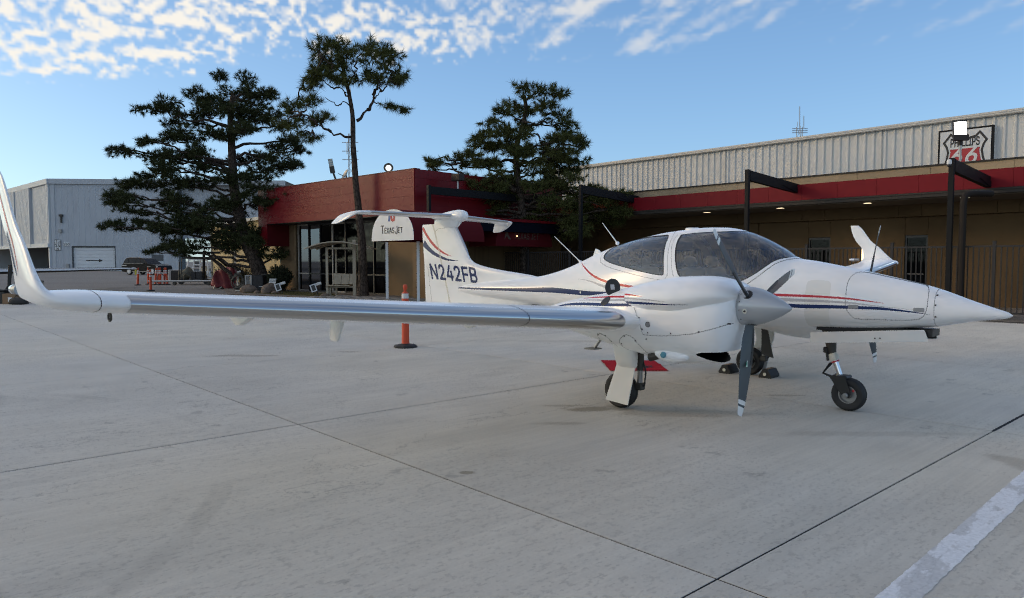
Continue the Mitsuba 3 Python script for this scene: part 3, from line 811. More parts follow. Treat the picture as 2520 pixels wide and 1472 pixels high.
h2('bay_floor', bx(-WL, -.3, 0, 18, -.02, .01), 'concrete')
h2('bay_partition', bx(-6.2, -5.9, 6, 16, 0, 4.3), 'hangar_trim')
h1('roof', tm([[-.2, 0, HZ + .78], [W1 + 17, 0, HZ + .78], [W1 + 17, 40, HZ + 1.2], [-.2, 40, HZ + 1.2]], [[0, 1, 2], [0, 2, 3]]), 'hangar_trim')
# tan annex wall seen under the big pine, left of the lounge
AN = thing('annex_building', 'pale yellow stucco annex wall seen under the big pine', 'building')
a, b = at(524, 660, 56), at(690, 660, 45)
dA = (b - a)[:2] / np.linalg.norm((b - a)[:2]); nA = np.array([-dA[1], dA[0]]); wA = float(np.linalg.norm((b - a)[:2]))
MA = T(np.array([[dA[0], nA[0], 0, a[0]], [dA[1], nA[1], 0, a[1]], [0, 0, 1, 0], [0, 0, 0, 1.0]]))
for q0, q1 in ((0, .34), (.40, .62), (.62, 1.0)):
    part(AN, 'wall', bx(wA * q0, wA * q1 - .03, 0, .4, 0, 4.2), 'yellow_stucco', False, MA)
part(AN, 'window', bx(wA * .34, wA * .40, .1, .3, 0, 3.0), 'hangar_dark', False, MA)
part(AN, 'lintel', bx(wA * .34 - .02, wA * .40 + .01, 0, .4, 3.0, 4.2), 'yellow_stucco', False, MA)
part(AN, 'downspout', bx(-.16, -.03, -.1, .1, 0, 4.2), 'mullion', False, MA)
part(AN, 'roof', bx(-.3, wA + .3, -.3, 8, 4.2, 4.4), 'mullion', False, MA)
# lattice masts
def mast(lab, px, pyb, pyt, Z, w, extra):
    k = thing('radio_mast', lab, 'mast')
    p0, p1 = at(px, pyb, Z), at(px, pyt, Z)
    H_ = p1[2] - p0[2]
    legs = [np.array([math.cos(a), math.sin(a), 0]) * w for a in (0.3, 2.4, 4.5)]
    m = [tube([p0 + l, p1 + l], .03 * Z / 60, 5) for l in legs]
    n = int(H_ / (w * 2.2))
    for i in range(n):
        for j in range(3):
            m.append(tube([p0 + legs[j] + [0, 0, H_ * i / n], p0 + legs[(j + 1) % 3] + [0, 0, H_ * (i + 1) / n]], .018 * Z / 60, 4))
    part(k, 'lattice', cat(m), 'galvanised', 30)
    for dx, y0, y1, r in extra:
        q = at(px, y0, Z); part(k, 'whip_antenna', tube([q + [dx, 0, 0], at(px, y1, Z) + [dx, 0, 0]], r, 6), 'galvanised')
    for q in (0.55, 0.7, 0.85):
        c = p0 + [0, 0, H_ * q]; part(k, 'cross_arm', tube([c - [w * 2.4, 0, 0], c + [w * 2.4, 0, 0]], .03 * Z / 60, 5), 'galvanised')
mast('thin lattice radio mast behind the tall slender pine', 863, 470, 330, 60, .28, [(0, 330, 215, .03), (-.3, 380, 350, .04), (.3, 400, 365, .04)])
mast('distant lattice radio mast above the white hall roof', 1968, 345, 312, 160, .7, [(0.0, 315, 262, .09), (.9, 315, 285, .08), (-.5, 312, 300, .06)])
# ------------------------------------------------------------------ trees
def needle_mat(key, a, b):
    scene[key] = {'type': 'twosided', 'bsdf': {'type': 'diffuse', 'reflectance': mikit.proc(lambda p, n, uv: mix(a, b, fbm(p.x * 0.9, p.y * 0.9, p.z * 1.4, 3)) * (0.6 + 0.8 * cell_rand(p.x * 7, p.y * 7, p.z * 7)))}}


needle_mat('pine_needles', (0.034, 0.044, 0.019), (0.078, 0.086, 0.040))
needle_mat('light_needles', (0.056, 0.070, 0.022), (0.118, 0.122, 0.046))
needle_mat('olive_leaves', (0.07, 0.07, 0.03), (0.14, 0.12, 0.06))
needle_mat('shrub_leaves', (0.026, 0.034, 0.020), (0.055, 0.060, 0.035))


def bark_fn(a, b):
    def fn(p, n, uv):
        q = voronoi((p.x + p.y) * 15 + 2 * fbm(p.x * 4, p.y * 4, p.z * 4, 2), p.z * 4.5)
        return mix(a, b, smoothstep(0.05, 0.35, q[1] - q[0])) * (0.7 + 0.6 * fbm(p.x * 8, p.y * 8, p.z * 5, 3))
    return mikit.proc(fn)


pr('pine_bark', bark_fn((0.022, 0.017, 0.014), (0.085, 0.065, 0.052)), 0.9, spec=0.15)


def tufts(points, dirs, rng, length, n=26, width=0.011, spread=0.75):
    """Needle tufts: thin triangles fanning out round each direction."""
    P, D = np.asarray(points), np.asarray(dirs)
    D = D / (np.linalg.norm(D, axis=1, keepdims=True) + 1e-9)
    m = len(P)
    r = rng.normal(0, 1, (m, n, 3))
    d = D[:, None] * rng.uniform(0.1, 1.1, (m, n, 1)) + r * spread
    d /= np.linalg.norm(d, axis=2, keepdims=True)
    L = length * rng.uniform(.6, 1.15, (m, n, 1)) * rng.uniform(.75, 1.2, (m, 1, 1))
    side = np.cross(d, rng.normal(0, 1, (m, n, 3))); side /= np.linalg.norm(side, axis=2, keepdims=True)
    base = P[:, None] - D[:, None] * rng.uniform(0, .12, (m, n, 1))
    V = np.stack([base - side * width, base + side * width, base + d * L], 2).reshape(-1, 3)
    return V, np.arange(len(V)).reshape(-1, 3)


def wiggle(a, b, rng, amp, n=8, sag=0.0):
    t = np.linspace(0, 1, n)[:, None]
    p = np.asarray(a) * (1 - t) + np.asarray(b) * t
    w = np.cumsum(rng.normal(0, 1, (n, 3)), 0); w -= w[:1] * (1 - t) + w[-1:] * t
    p = p + w * amp
    p[:, 2] -= sag * np.sin(np.pi * t[:, 0])
    return p


def pine(label, base, trunk, branches, pads, seed, r0, needle, tuft_len, per_pad, mat='pine_needles', twig=True, n_needles=26, width=.011):
    """trunk: world polyline; branches: (start, end, radius); pads: (centre, radii, branch anchor)."""
    rng = np.random.default_rng(seed)
    k = thing('pine_tree', label, 'tree', 'pine trees in front of the buildings')
    tr = smoothpath(trunk, 26)
    tr[1:-1] += np.cumsum(rng.normal(0, .012, (24, 3)), 0) * np.sin(np.linspace(0, np.pi, 24))[:, None]
    rad = np.linspace(r0, r0 * .28, 26); rad[:3] *= (1.35, 1.15, 1.05)
    part(k, 'trunk', tube(tr, rad, 12), 'pine_bark', 40)
    tw, P, D = [], [], []
    for a, b, r in branches:
        pth = wiggle(a, b, rng, .06 * np.linalg.norm(np.subtract(b, a)) ** .5, 9)
        part(k, 'limb', tube(pth, np.linspace(r, r * .4, 9), 8), 'pine_bark', 40)
    for c, rd, anchor in pads:
        c, rd = np.asarray(c, float), np.asarray(rd, float)
        n = int(per_pad * (rd[0] * rd[2] / .35) ** .8) + 8
        q = rng.normal(0, .52, (n, 3))
        q *= np.minimum(1, 1.05 / np.linalg.norm(q, axis=1, keepdims=True))
        pts = c + q * rd * [1.15, 1.1, 1.05]
        pts[:, 2] += rng.uniform(-.1, .1) + .10 * np.sin(pts[:, 0] * 3.1 + seed)
        lump = meshkit.noise(pts * 2.6, seed)
        pts = pts[lump > .26]
        if len(pts) == 0: continue
        out = (pts - c) / rd + [0, 0, .45]
        P.append(pts); D.append(out)
        if twig:
            tw.append(tube(wiggle(anchor, c, rng, .06, 7), np.linspace(.045, .02, 7), 5))
            for p_ in pts[::7]:
                tw.append(tube(wiggle(c + (anchor - c) * rng.uniform(0, .35), p_, rng, .035, 4), [.018, .012, .010, .008], 4, False))
    if tw: part(k, 'twigs', cat(tw), 'pine_bark', 40, kind='stuff')
    V, F = tufts(np.vstack(P), np.vstack(D), rng, tuft_len, n_needles, width)
    part(k, 'crown', tm(V, F), mat, False, kind='stuff')
    return k


def pads_from(Z, rows, rng, depth, extra=0):
    """rows: (x, y, half width, half height) in pixels at depth Z; each becomes a few pads spread in depth."""
    out = []
    rows = list(rows) + [(x + rng.uniform(-.9, .9) * hw, y + rng.uniform(-1.3, 1.3) * hh, hw * .55, hh * .8) for x, y, hw, hh in rows if y > extra]
    for x, y, hw, hh in rows:
        c = at(x, y, Z); s = Z / 1775.8
        m = max(1, int(round(hw / 26)))
        for i in range(m):
            dx = ((i + .5) / m - .5) * 2 * hw * s
            o = np.array([dx, rng.uniform(-1, 1) * depth, rng.uniform(-.25, .25) * hh * s])
            out.append((c + o, (max(hw * s / m * 1.15, .22), max(hw * s / m * 1.0, .35), hh * s)))
    return out


# --- the big spreading pine at left
Z1 = 37.0
rng = np.random.default_rng(21)
trunk1 = [at(650, 716, Z1), at(635, 660, Z1), at(606, 590, Z1), at(588, 520, Z1), at(578, 440, Z1), at(574, 360, Z1), at(568, 300, Z1), at(572, 240, Z1)]
rows1 = [(470, 225, 34, 14), (560, 215, 30, 18), (610, 212, 40, 16), (655, 230, 26, 16), (520, 245, 40, 16), (600, 255, 60, 18), (470, 268, 44, 14), (400, 272, 46, 10), (440, 292, 50, 14), (540, 285, 60, 18), (640, 285, 50, 16), (690, 305, 28, 12), (430, 335, 50, 16), (500, 330, 50, 15), (600, 330, 55, 16), (680, 345, 44, 14), (715, 362, 22, 10), (390, 358, 26, 10), (330, 378, 36, 10), (420, 385, 46, 12), (520, 380, 70, 16), (640, 385, 60, 16), (700, 405, 26, 10), (400, 410, 44, 14), (480, 420, 56, 16), (290, 436, 36, 11), (360, 450, 56, 15), (470, 455, 60, 16), (600, 440, 60, 18), (650, 460, 36, 14), (330, 485, 46, 13), (420, 490, 52, 15), (290, 500, 22, 10), (345, 520, 34, 10), (540, 500, 60, 18), (640, 500, 44, 15), (700, 495, 34, 9), (740, 488, 16, 6), (350, 562, 46, 14), (310, 556, 20, 10), (440, 560, 40, 16), (500, 545, 60, 22), (580, 560, 50, 20), (450, 600, 52, 18), (530, 600, 56, 20), (600, 600, 40, 18), (410, 612, 24, 8), (640, 580, 26, 14), (660, 625, 40, 12), (470, 515, 50, 16)]
pads1 = []
limbs1 = []
tr1 = smoothpath(trunk1, 60)
for c, rd in pads_from(Z1, rows1, rng, 1.6):
    j = int(np.argmin(np.abs(tr1[:, 2] - (c[2] - .25 - .12 * np.linalg.norm((c - tr1[30])[:2])))))
    a = tr1[j]
    lim = a + (c - a) * .75
    pads1.append((c, rd, lim))
    if rng.random() < .42: limbs1.append((a, lim, .085))
limbs1 += [(at(575, 690, Z1), at(500, 618, Z1), .13), (at(598, 672, Z1 + .3), at(520, 620, Z1), .10), (tr1[20], at(385, 520, Z1 - .6), .10), (tr1[16], at(430, 575, Z1 - .5), .10)]
pine('broad dark pine with layered branches, leftmost and widest of the pines', None, trunk1, limbs1, pads1, 5, .40, None, .24, 90, n_needles=26, width=.012)
# --- the tall slender pine
Z2 = 30.3
rng = np.random.default_rng(8)
trunk2 = [at(893, 727, Z2), at(892, 620, Z2), at(885, 520, Z2), at(878, 420, Z2), at(874, 340, Z2), at(874, 300, Z2), at(864, 240, Z2), at(848, 180, Z2), at(835, 135, Z2)]
B = lambda *p: [at(x, y, Z2 + dz) for x, y, dz in p]
limbs2 = []
for seq, r in ((((878, 298, 0), (905, 270, .2), (918, 235, .3), (930, 200, .4)), .075), (((930, 200, .4), (950, 170, .6), (945, 130, .7)), .045), (((918, 240, .3), (935, 225, -.4), (965, 200, -.7)), .035), (((920, 245, .2), (950, 265, .3), (990, 262, .4)), .030), (((872, 335, 0), (815, 325, -.2), (780, 305, -.4), (740, 280, -.5)), .06), (((790, 310, -.3), (800, 290, -.5), (790, 280, -.6)), .025), (((780, 305, -.4), (770, 325, -.5), (775, 340, -.6)), .02), (((864, 240, 0), (835, 215, .4), (790, 195, .7), (752, 190, .9)), .04), (((858, 210, 0), (880, 170, -.5), (895, 120, -.8)), .04), (((852, 190, 0), (820, 160, -.6), (790, 140, -.8)), .04), (((845, 170, 0), (850, 130, .6), (830, 105, .8)), .035), (((868, 260, 0), (840, 255, -.5), (800, 240, -.7)), .03)):
    pts = B(*seq)
    for p, q in zip(pts[:-1], pts[1:]): limbs2.append((p, q, r))
rows2 = [(790, 135, 30, 26), (830, 115, 34, 22), (770, 165, 26, 20), (830, 155, 40, 26), (800, 190, 40, 18), (755, 205, 24, 12), (860, 140, 30, 24), (905, 115, 28, 20), (940, 110, 26, 18), (965, 135, 26, 20), (925, 150, 36, 24), (965, 175, 30, 20), (985, 185, 14, 14), (900, 180, 34, 20), (940, 205, 30, 12), (985, 205, 14, 10), (960, 255, 18, 9), (990, 262, 16, 10), (720, 245, 28, 20), (695, 262, 18, 12), (765, 258, 26, 12), (735, 280, 34, 16), (710, 300, 26, 12), (780, 300, 22, 12), (770, 335, 18, 8), (815, 295, 14, 7), (850, 205, 26, 14), (745, 322, 14, 8)]
tr2 = smoothpath(trunk2, 60); pads2 = []
ends = np.array([q for _, q, _ in limbs2] + list(tr2[42:]))
for c, rd in pads_from(Z2, rows2, rng, .8, 999):
    pads2.append((c, (rd[0], rd[1] * .9, rd[2]), ends[np.argmin(np.linalg.norm(ends - c, axis=1))]))
pine('tall slender pine with bare crooked trunk and open crown', None, trunk2, limbs2, pads2, 7, .20, None, .30, 62, 'light_needles', n_needles=26, width=.0105)
# --- the pine beside the fence
Z3 = 31.5
rng = np.random.default_rng(12)
trunk3 = [at(1292, 728, Z3), at(1291, 640, Z3), at(1289, 560, Z3), at(1282, 490, Z3), at(1274, 430, Z3), at(1272, 370, Z3), at(1284, 320, Z3), at(1294, 270, Z3), at(1290, 235, Z3)]
rows3 = [(1290, 222, 22, 16), (1330, 235, 36, 22), (1375, 240, 18, 20), (1265, 255, 36, 14), (1320, 270, 40, 20), (1240, 285, 26, 14), (1210, 300, 22, 12), (1300, 300, 30, 14), (1370, 285, 36, 26), (1395, 305, 26, 22), (1380, 330, 34, 18), (1190, 325, 20, 10), (1225, 335, 32, 18), (1270, 340, 40, 22), (1180, 352, 24, 14), (1215, 362, 26, 12), (1330, 360, 50, 20), (1400, 350, 30, 14), (1430, 355, 14, 12), (1280, 380, 40, 20), (1380, 375, 40, 16), (1415, 395, 30, 12), (1130, 392, 24, 16), (1160, 385, 22, 14), (1080, 400, 26, 11), (1060, 396, 10, 8), (1185, 400, 26, 12), (1210, 405, 24, 12), (1345, 400, 44, 14), (1400, 412, 36, 12), (1310, 425, 50, 16), (1390, 438, 50, 14), (1250, 440, 50, 14), (1130, 450, 44, 18), (1190, 460, 46, 18), (1240, 480, 40, 18), (1350, 455, 60, 18), (1420, 470, 44, 16), (1330, 500, 40, 22), (1400, 500, 50, 22), (1380, 545, 50, 28), (1460, 500, 44, 20), (1500, 480, 40, 18), (1530, 510, 34, 16), (1545, 480, 16, 12), (1440, 540, 44, 22), (1350, 575, 40, 16), (1500, 530, 40, 16), (1100, 512, 30, 10), (1150, 515, 44, 10), (1215, 520, 30, 10), (1185, 555, 20, 10)]
tr3 = smoothpath(trunk3, 60)
pads3, limbs3 = [], []
for c, rd in pads_from(Z3, rows3, rng, .9, 330):
    rd = (rd[0], rd[1], rd[2] * .85)
    j = int(np.argmin(np.abs(tr3[:, 2] - (c[2] - .15))))
    a = tr3[j]; lim = a + (c - a) * .7
    pads3.append((c, rd, lim))
    if rng.random() < .35: limbs3.append((a, lim, .06))
for seq, r in ((((1268, 470), (1235, 440), (1205, 440), (1150, 445)), .11), (((1205, 440), (1160, 452), (1080, 402)), .05), (((1288, 560), (1250, 545), (1210, 552), (1150, 520)), .09), (((1290, 330), (1320, 330), (1345, 360), (1375, 400)), .05), (((1290, 300), (1330, 300), (1360, 300)), .05)):
    pts = [at(x, y, Z3 - .3) for x, y in seq]
    for p, q in zip(pts[:-1], pts[1:]): limbs3.append((p, q, r))
pine('bushy pine standing behind the iron fence right of the tail', None, trunk3, limbs3, pads3, 9, .25, None, .27, 76, 'light_needles', n_needles=26, width=.0115)

# --- planted bed: grass strip, stone paving, shrubs, rocks
pr('grass_ground', mikit.proc(lambda p, n, uv: mix((0.045, 0.048, 0.02), (0.11, 0.095, 0.045), fbm(p.x * 3, p.y * 3, 0, 4)) * (.7 + .6 * noise(p.x * 40, p.y * 40))), 0.95, spec=.1)
pr('flagstone', mikit.proc(lambda p, n, uv: mix((0.18, 0.165, 0.15), (0.27, 0.25, 0.225), fbm(p.x * 2.2, p.y * 2.2, 0, 4))), 0.85, spec=.2)
bed = [gnd(560, 724), gnd(760, 733), gnd(960, 744), gnd(1060, 752), gnd(1250, 745), st(-17, .4), st(-19, 3.5), gnd(1000, 700), gnd(700, 684), gnd(540, 693)]
put('planting_bed', ext(Polygon([q[:2] for q in bed]), .02), 'gravel', False); USED.add('planting_bed')
labels['planting_bed'] = {'label': 'dark gravel planting bed in front of the red lounge', 'kind': 'structure'}
gp = [gnd(600, 722), gnd(760, 730), gnd(830, 732), gnd(820, 724), gnd(690, 717), gnd(600, 712)]
put('lawn_strip', ext(Polygon([q[:2] for q in gp]), .03), 'grass_ground', False); USED.add('lawn_strip')
labels['lawn_strip'] = {'label': 'narrow strip of dull grass before the dark glass front', 'kind': 'structure'}
rng = np.random.default_rng(3)
poly = Polygon([q[:2] for q in gp]); x0, y0, x1, y1 = poly.bounds
gv = []
for _ in range(9000):
    p = rng.uniform((x0, y0), (x1, y1))
    if poly.contains(Point(p)):
        a = rng.uniform(0, 6.28); h = rng.uniform(.03, .09); w = .006
        gv += [[p[0] - w * math.cos(a), p[1] - w * math.sin(a), .028], [p[0] + w * math.cos(a), p[1] + w * math.sin(a), .028], [p[0] + rng.normal(0, .03), p[1] + rng.normal(0, .03), .03 + h]]
put('grass', tm(gv, np.arange(len(gv)).reshape(-1, 3)), 'olive_leaves', False); USED.add('grass')
labels['grass'] = {'label': 'short dull grass blades before the dark glass front', 'category': 'grass', 'kind': 'stuff'}
PV = name('stone_path'); labels[PV] = {'label': 'flagstone path by the bench shelter', 'kind': 'structure'}
for i in range(9):
    for j in range(3):
        a0_, a1_ = gnd(760, 733), gnd(1010, 747)
        ux = (a1_ - a0_)[:2] / np.linalg.norm((a1_ - a0_)[:2]); vy = np.array([-ux[1], ux[0]])
        c = a0_[:2] + ux * (i * .62 + .3 * (j % 2)) + vy * (.35 + j * .62)
        pts = [c + ux * math.cos(t) * rng.uniform(.24, .33) + vy * math.sin(t) * rng.uniform(.24, .33) for t in np.linspace(0, 6.28, 8)[:-1]]
        part(PV, 'flagstone', ext(Polygon(pts).convex_hull, .05), 'flagstone', False)


def rock(label, c, r, seed):
    m = trimesh.creation.icosphere(3)
    n_ = meshkit.fbm(m.vertices * 1.3 + seed, 4)
    m.vertices = m.vertices * (0.72 + 0.55 * n_[:, None]) * r + c
    k = thing('rock', label, 'rock', 'rocks in the planting bed')
    put(k, m, 'rock_stone', 50)


pr('rock_stone', mikit.proc(lambda p, n, uv: mix((0.11, 0.085, 0.068), (0.24, 0.19, 0.15), fbm(p.x * 5, p.y * 5, p.z * 5, 4))), 0.9, spec=.15)
for lab, x, y, Z, r in (('low brown boulder by the front of the slatted bench', 612, 716, 34.3, (.40, .32, .26)), ('taller brown boulder at the foot of the dark shrub', 662, 708, 34.0, (.36, .3, .30)), ('brown boulder leaning against the taller boulder at the dark shrub', 655, 714, 33.2, (.24, .24, .22)), ('small pale stone between the boulders, leftmost small one', 632, 717, 33.5, (.14, .12, .10)), ('small pale stone right of the boulders', 678, 720, 33.0, (.20, .14, .10)), ('small pale stone left of the bench shelter foot', 800, 727, 30.6, (.18, .12, .10))):
    c = gnd(x, y); c = at(x, y, Z); c[2] = r[2] * .55
    rock(lab, c, np.array(r), x * .01)


def shrub(key, label, c, r, n, mat, seed, leaf=.10, bare=False, group=None):
    rng = np.random.default_rng(seed)
    k = thing(key, label, 'shrub', group)
    st_, P, D = [], [], []
    for _ in range(n):
        d = np.array([rng.normal(0, .6), rng.normal(0, .6), rng.uniform(.35, 1)]); d /= np.linalg.norm(d)
        e = c + d * r * rng.uniform(.6, 1.0)
        st_.append(tube(wiggle(c * [1, 1, 0] + [rng.normal(0, .1), rng.normal(0, .1), 0], e, rng, .03, 5), [.014, .011, .009, .006, .004], 4, False))
        for t in np.linspace(.35, 1, 5):
            P.append(c * [1, 1, 0] * (1 - t) + e * t + rng.normal(0, .05, 3)); D.append(d)
    part(k, 'stems', cat(st_), 'pine_bark', 40, kind='stuff')
    V, F = tufts(P, D, rng, leaf, 7 if bare else 16, .012, .7)
    V[:, 2] = np.maximum(V[:, 2], .01)
    part(k, 'foliage', tm(V, F), mat, False, kind='stuff')


shrub('shrub', 'dense dark shrub at the foot of the big pine before the tan pillar', np.array([*at(688, 690, 35.4)[:2], .35]), np.array([.72, .7, 1.0]), 380, 'shrub_leaves', 2, .14)
shrub('shrub', 'thin dry shrub by the yellow annex wall left of the leaning trunk', np.array([*at(556, 680, 44)[:2], .3]), np.array([1.1, .8, 1.3]), 90, 'olive_leaves', 4, .12, True)
shrub('shrub', 'thin dry shrub by the yellow annex wall right of the leaning trunk', np.array([*at(598, 680, 43)[:2], .3]), np.array([.9, .8, 1.3]), 80, 'olive_leaves', 6, .12, True)
# ------------------------------------------------------------------ the twin-engine airplane (x forward, y left, z up, on its wheels)
AO, AYAW = (2.137, 8.419, 0.0), -0.756
AM = T().translate(AO).rotate([0, 0, 1], math.degrees(AYAW))
AIR = thing('airplane', 'white twin-engine airplane with navy and red stripes parked nose to the right on the concrete', 'airplane')


def ap(nm, mesh, mat, smooth=30, parent=None, **kw):
    return part(parent or AIR, nm, mesh, mat, smooth, AM, **kw)


def used(V, F, N):
    u, inv = np.unique(F, return_inverse=True)
    return V[u], inv.reshape(-1, 3), N[u]


def mir(m):
    """Mirror image across the plane y = 0."""
    if isinstance(m, tuple):
        V, F, N = m
        return V * [1, -1, 1], F[:, ::-1], N * [1, -1, 1]
    m = m.copy(); m.vertices = m.vertices * [1, -1, 1]; m.faces = m.faces[:, ::-1]
    return m


def tab(pts):
    p = np.array(sorted(pts)); return PchipInterpolator(p[:, 0], p[:, 1])


FT = tab([(3.09, 1.022), (3.06, 1.045), (2.98, 1.072), (2.80, 1.135), (2.49, 1.251), (2.126, 1.344), (1.75, 1.428), (1.35, 1.506), (1.22, 1.525), (1.05, 1.634), (0.82, 1.757), (0.634, 1.828), (0.39, 1.875), (0.15, 1.882), (-0.065, 1.868), (-0.35, 1.842), (-0.617, 1.797), (-0.973, 1.722), (-1.349, 1.603), (-1.68, 1.476), (-1.886, 1.405), (-2.15, 1.335), (-2.39, 1.289), (-3.0, 1.235), (-3.5, 1.195), (-3.9, 1.14), (-4.04, 1.105), (-4.1, 1.08)])
FB = tab([(3.09, 1.018), (3.06, 0.995), (2.98, 0.982), (2.81, 0.955), (2.495, 0.888), (1.956, 0.838), (1.365, 0.82), (0.84, 0.795), (0.3, 0.755), (-0.5, 0.73), (-1.2, 0.745), (-1.8, 0.82), (-2.4, 0.895), (-3.0, 0.935), (-3.5, 0.965), (-3.9, 1.01), (-4.04, 1.04), (-4.1, 1.065)])
FW = tab([(3.09, 0.004), (3.06, 0.028), (2.98, 0.062), (2.8, 0.125), (2.49, 0.215), (2.126, 0.285), (1.75, 0.345), (1.35, 0.405), (1.0, 0.47), (0.6, 0.545), (0.2, 0.58), (-0.2, 0.585), (-0.6, 0.555), (-1.0, 0.49), (-1.4, 0.40), (-1.8, 0.31), (-2.2, 0.245), (-2.6, 0.20), (-3.0, 0.165), (-3.5, 0.12), (-3.9, 0.07), (-4.04, 0.04), (-4.1, 0.01)])
FC = tab([(3.09, 1.02), (2.8, 1.04), (2.1, 1.06), (1.3, 1.10), (0.6, 1.12), (-0.6, 1.12), (-1.4, 1.12), (-2.4, 1.09), (-3.5, 1.08), (-4.1, 1.072)])


def fus_rings(shrink=0.0, x0=3.09, x1=-4.1, n=150, m=96):
    xs = x1 + (x0 - x1) * (0.5 - 0.5 * np.cos(np.linspace(0, np.pi, n)) * 0.35 - 0.5 * 0.65 * (1 - 2 * np.linspace(0, 1, n)))
    R = []
    for x in xs:
        w, zt, zb, zc = max(FW(x) - shrink, 0.003), FT(x) - shrink, FB(x) + shrink, FC(x)
        zt, zb = max(zt, zc + 0.003), min(zb, zc - 0.003)
        nose = np.clip((x - 1.0) / 1.0, 0, 1)
        q = superellipse(w, zt, zb, zc, 2.0 + 0.25 * nose, 2.35, m)
        R.append(np.c_[np.full(m, x), q])
    return np.array(R)


FUS = solid(loft(fus_rings()))
FUS_T = man2tm(FUS)
# outlines on the sides, in (x, z)
REAR_WIN = smooth_poly([(-0.20, 1.80), (-0.165, 1.65), (-0.112, 1.476), (-0.083, 1.36), (-0.10, 1.335), (-0.372, 1.375), (-0.613, 1.42), (-0.884, 1.47), (-1.02, 1.508), (-1.09, 1.545), (-1.10, 1.615), (-1.03, 1.70), (-0.80, 1.765), (-0.534, 1.79), (-0.30, 1.80)], 2)
CANOPY = smooth_poly([(-0.045, 1.80), (-0.030, 1.69), (0.022, 1.533), (0.07, 1.408), (0.11, 1.335), (0.156, 1.318), (0.406, 1.318), (0.628, 1.29), (0.77, 1.278), (0.865, 1.325), (0.945, 1.382), (1.022, 1.456), (1.062, 1.498), (1.108, 1.525), (1.157, 1.540), (1.20, 1.545), (1.30, 1.62), (1.0, 1.95), (0.2, 1.98), (-0.04, 1.92)], 2)
ROOF = smooth_poly([(-1.0, -0.245), (0.05, -0.245), (0.25, -0.22), (0.44, -0.20), (0.58, -0.11), (0.64, 0.0), (0.58, 0.11), (0.44, 0.20), (0.25, 0.22), (0.05, 0.245), (-1.0, 0.245)], 2)
can_prism = prism(CANOPY, 'y', -1, 1) - prism(ROOF, 'z', 1.6, 2.2)
wins = prism(REAR_WIN, 'y', -1, 1) + can_prism
rest = FUS - wins
skin = from_first(rest, FUS)
NOSE_X, BAND0, BAND1 = 2.495, 1.40, 1.66
ap('fuselage', skin, 'white_paint')
glass = from_first(FUS ^ can_prism, FUS)
ap('canopy', (glass[0] - glass[2] * 0.004, glass[1], glass[2]), 'tinted_pane', label='tinted wraparound windscreen and canopy over the front seats')
for lo, hi in ((-1, 0), (0, 1)):
    g = from_first(FUS ^ prism(REAR_WIN, 'y', lo, hi), FUS)
    ap('rear_window', (g[0] - g[2] * 0.004, g[1], g[2]), 'tinted_pane')
# lining inside
LIN = solid(loft(fus_rings(0.035, 1.9, -1.7, 60, 64)))
lin = from_first((LIN - prism(REAR_WIN.buffer(0.02), 'y', -1, 1)) - prism(CANOPY.buffer(0.02), 'y', -1, 1), LIN)
ap('cabin_lining', (lin[0], lin[1][:, ::-1], -lin[2]), 'cabin_lining')
# seals round the glass and panel gaps
def rim(poly, a, b): return poly.buffer(b).difference(poly.buffer(a))
for s in (-1, 1):
    y = (-1, 0) if s < 0 else (0, 1)
    ap('window_seal', decal(FUS, rim(REAR_WIN, -0.005, 0.004), 'y', *y, d=0.001), 'panel_gap')
    ap('frame_gap', decal(FUS, rim(REAR_WIN, 0.05, 0.055), 'y', *y, d=0.001), 'soft_gap')
    ap('frame_gap', decal(FUS, LineString([(-0.10, 1.80), (-0.085, 1.69), (-0.03, 1.533), (0.01, 1.408), (0.06, 1.29)]).buffer(0.0025), 'y', *y, d=0.001), 'soft_gap')
    ap('window_seal', decal(FUS, LineString(list(CANOPY.exterior.coords)).buffer(0.005).intersection(sbox(-0.2, 1.2, 1.16, 1.80)), 'y', *y, d=0.001), 'panel_gap')
    ap('frame_gap', decal(FUS, LineString([(0.80, 1.20), (0.845, 1.244), (0.962, 1.34), (1.087, 1.470), (1.16, 1.515), (1.24, 1.53)]).buffer(0.003), 'y', *y, d=0.001), 'panel_gap')

# --- cabin
def seat_mesh(x, y):
    s = [bx(x - 0.22, x + 0.26, y - 0.21, y + 0.21, 1.0, 1.13, 0.04)]
    b = bx(-0.06, 0.06, -0.21, 0.21, 0.0, 0.36, 0.035)
    h = bx(-0.045, 0.045, -0.10, 0.10, 0.37, 0.49, 0.035)
    for q in (b, h):
        q.apply_transform(trimesh.transformations.rotation_matrix(-0.25, [0, 1, 0])); q.apply_translation((x - 0.24, y, 1.08))
        s.append(q)
    return cat(s)
for x, y in ((0.42, -0.25), (0.42, 0.25), (-0.48, -0.23), (-0.48, 0.23)):
    ap('seat', seat_mesh(x, y), 'beige_leather')
ap('instrument_panel', bx(0.97, 1.10, -0.27, 0.27, 1.02, 1.37, 0.04), 'panel_black')
ap('glareshield', bx(0.90, 1.10, -0.24, 0.24, 1.38, 1.41, 0.012), 'panel_black')
ap('cabin_floor', bx(-0.7, 0.9, -0.36, 0.36, 0.92, 0.95), 'cabin_lining')

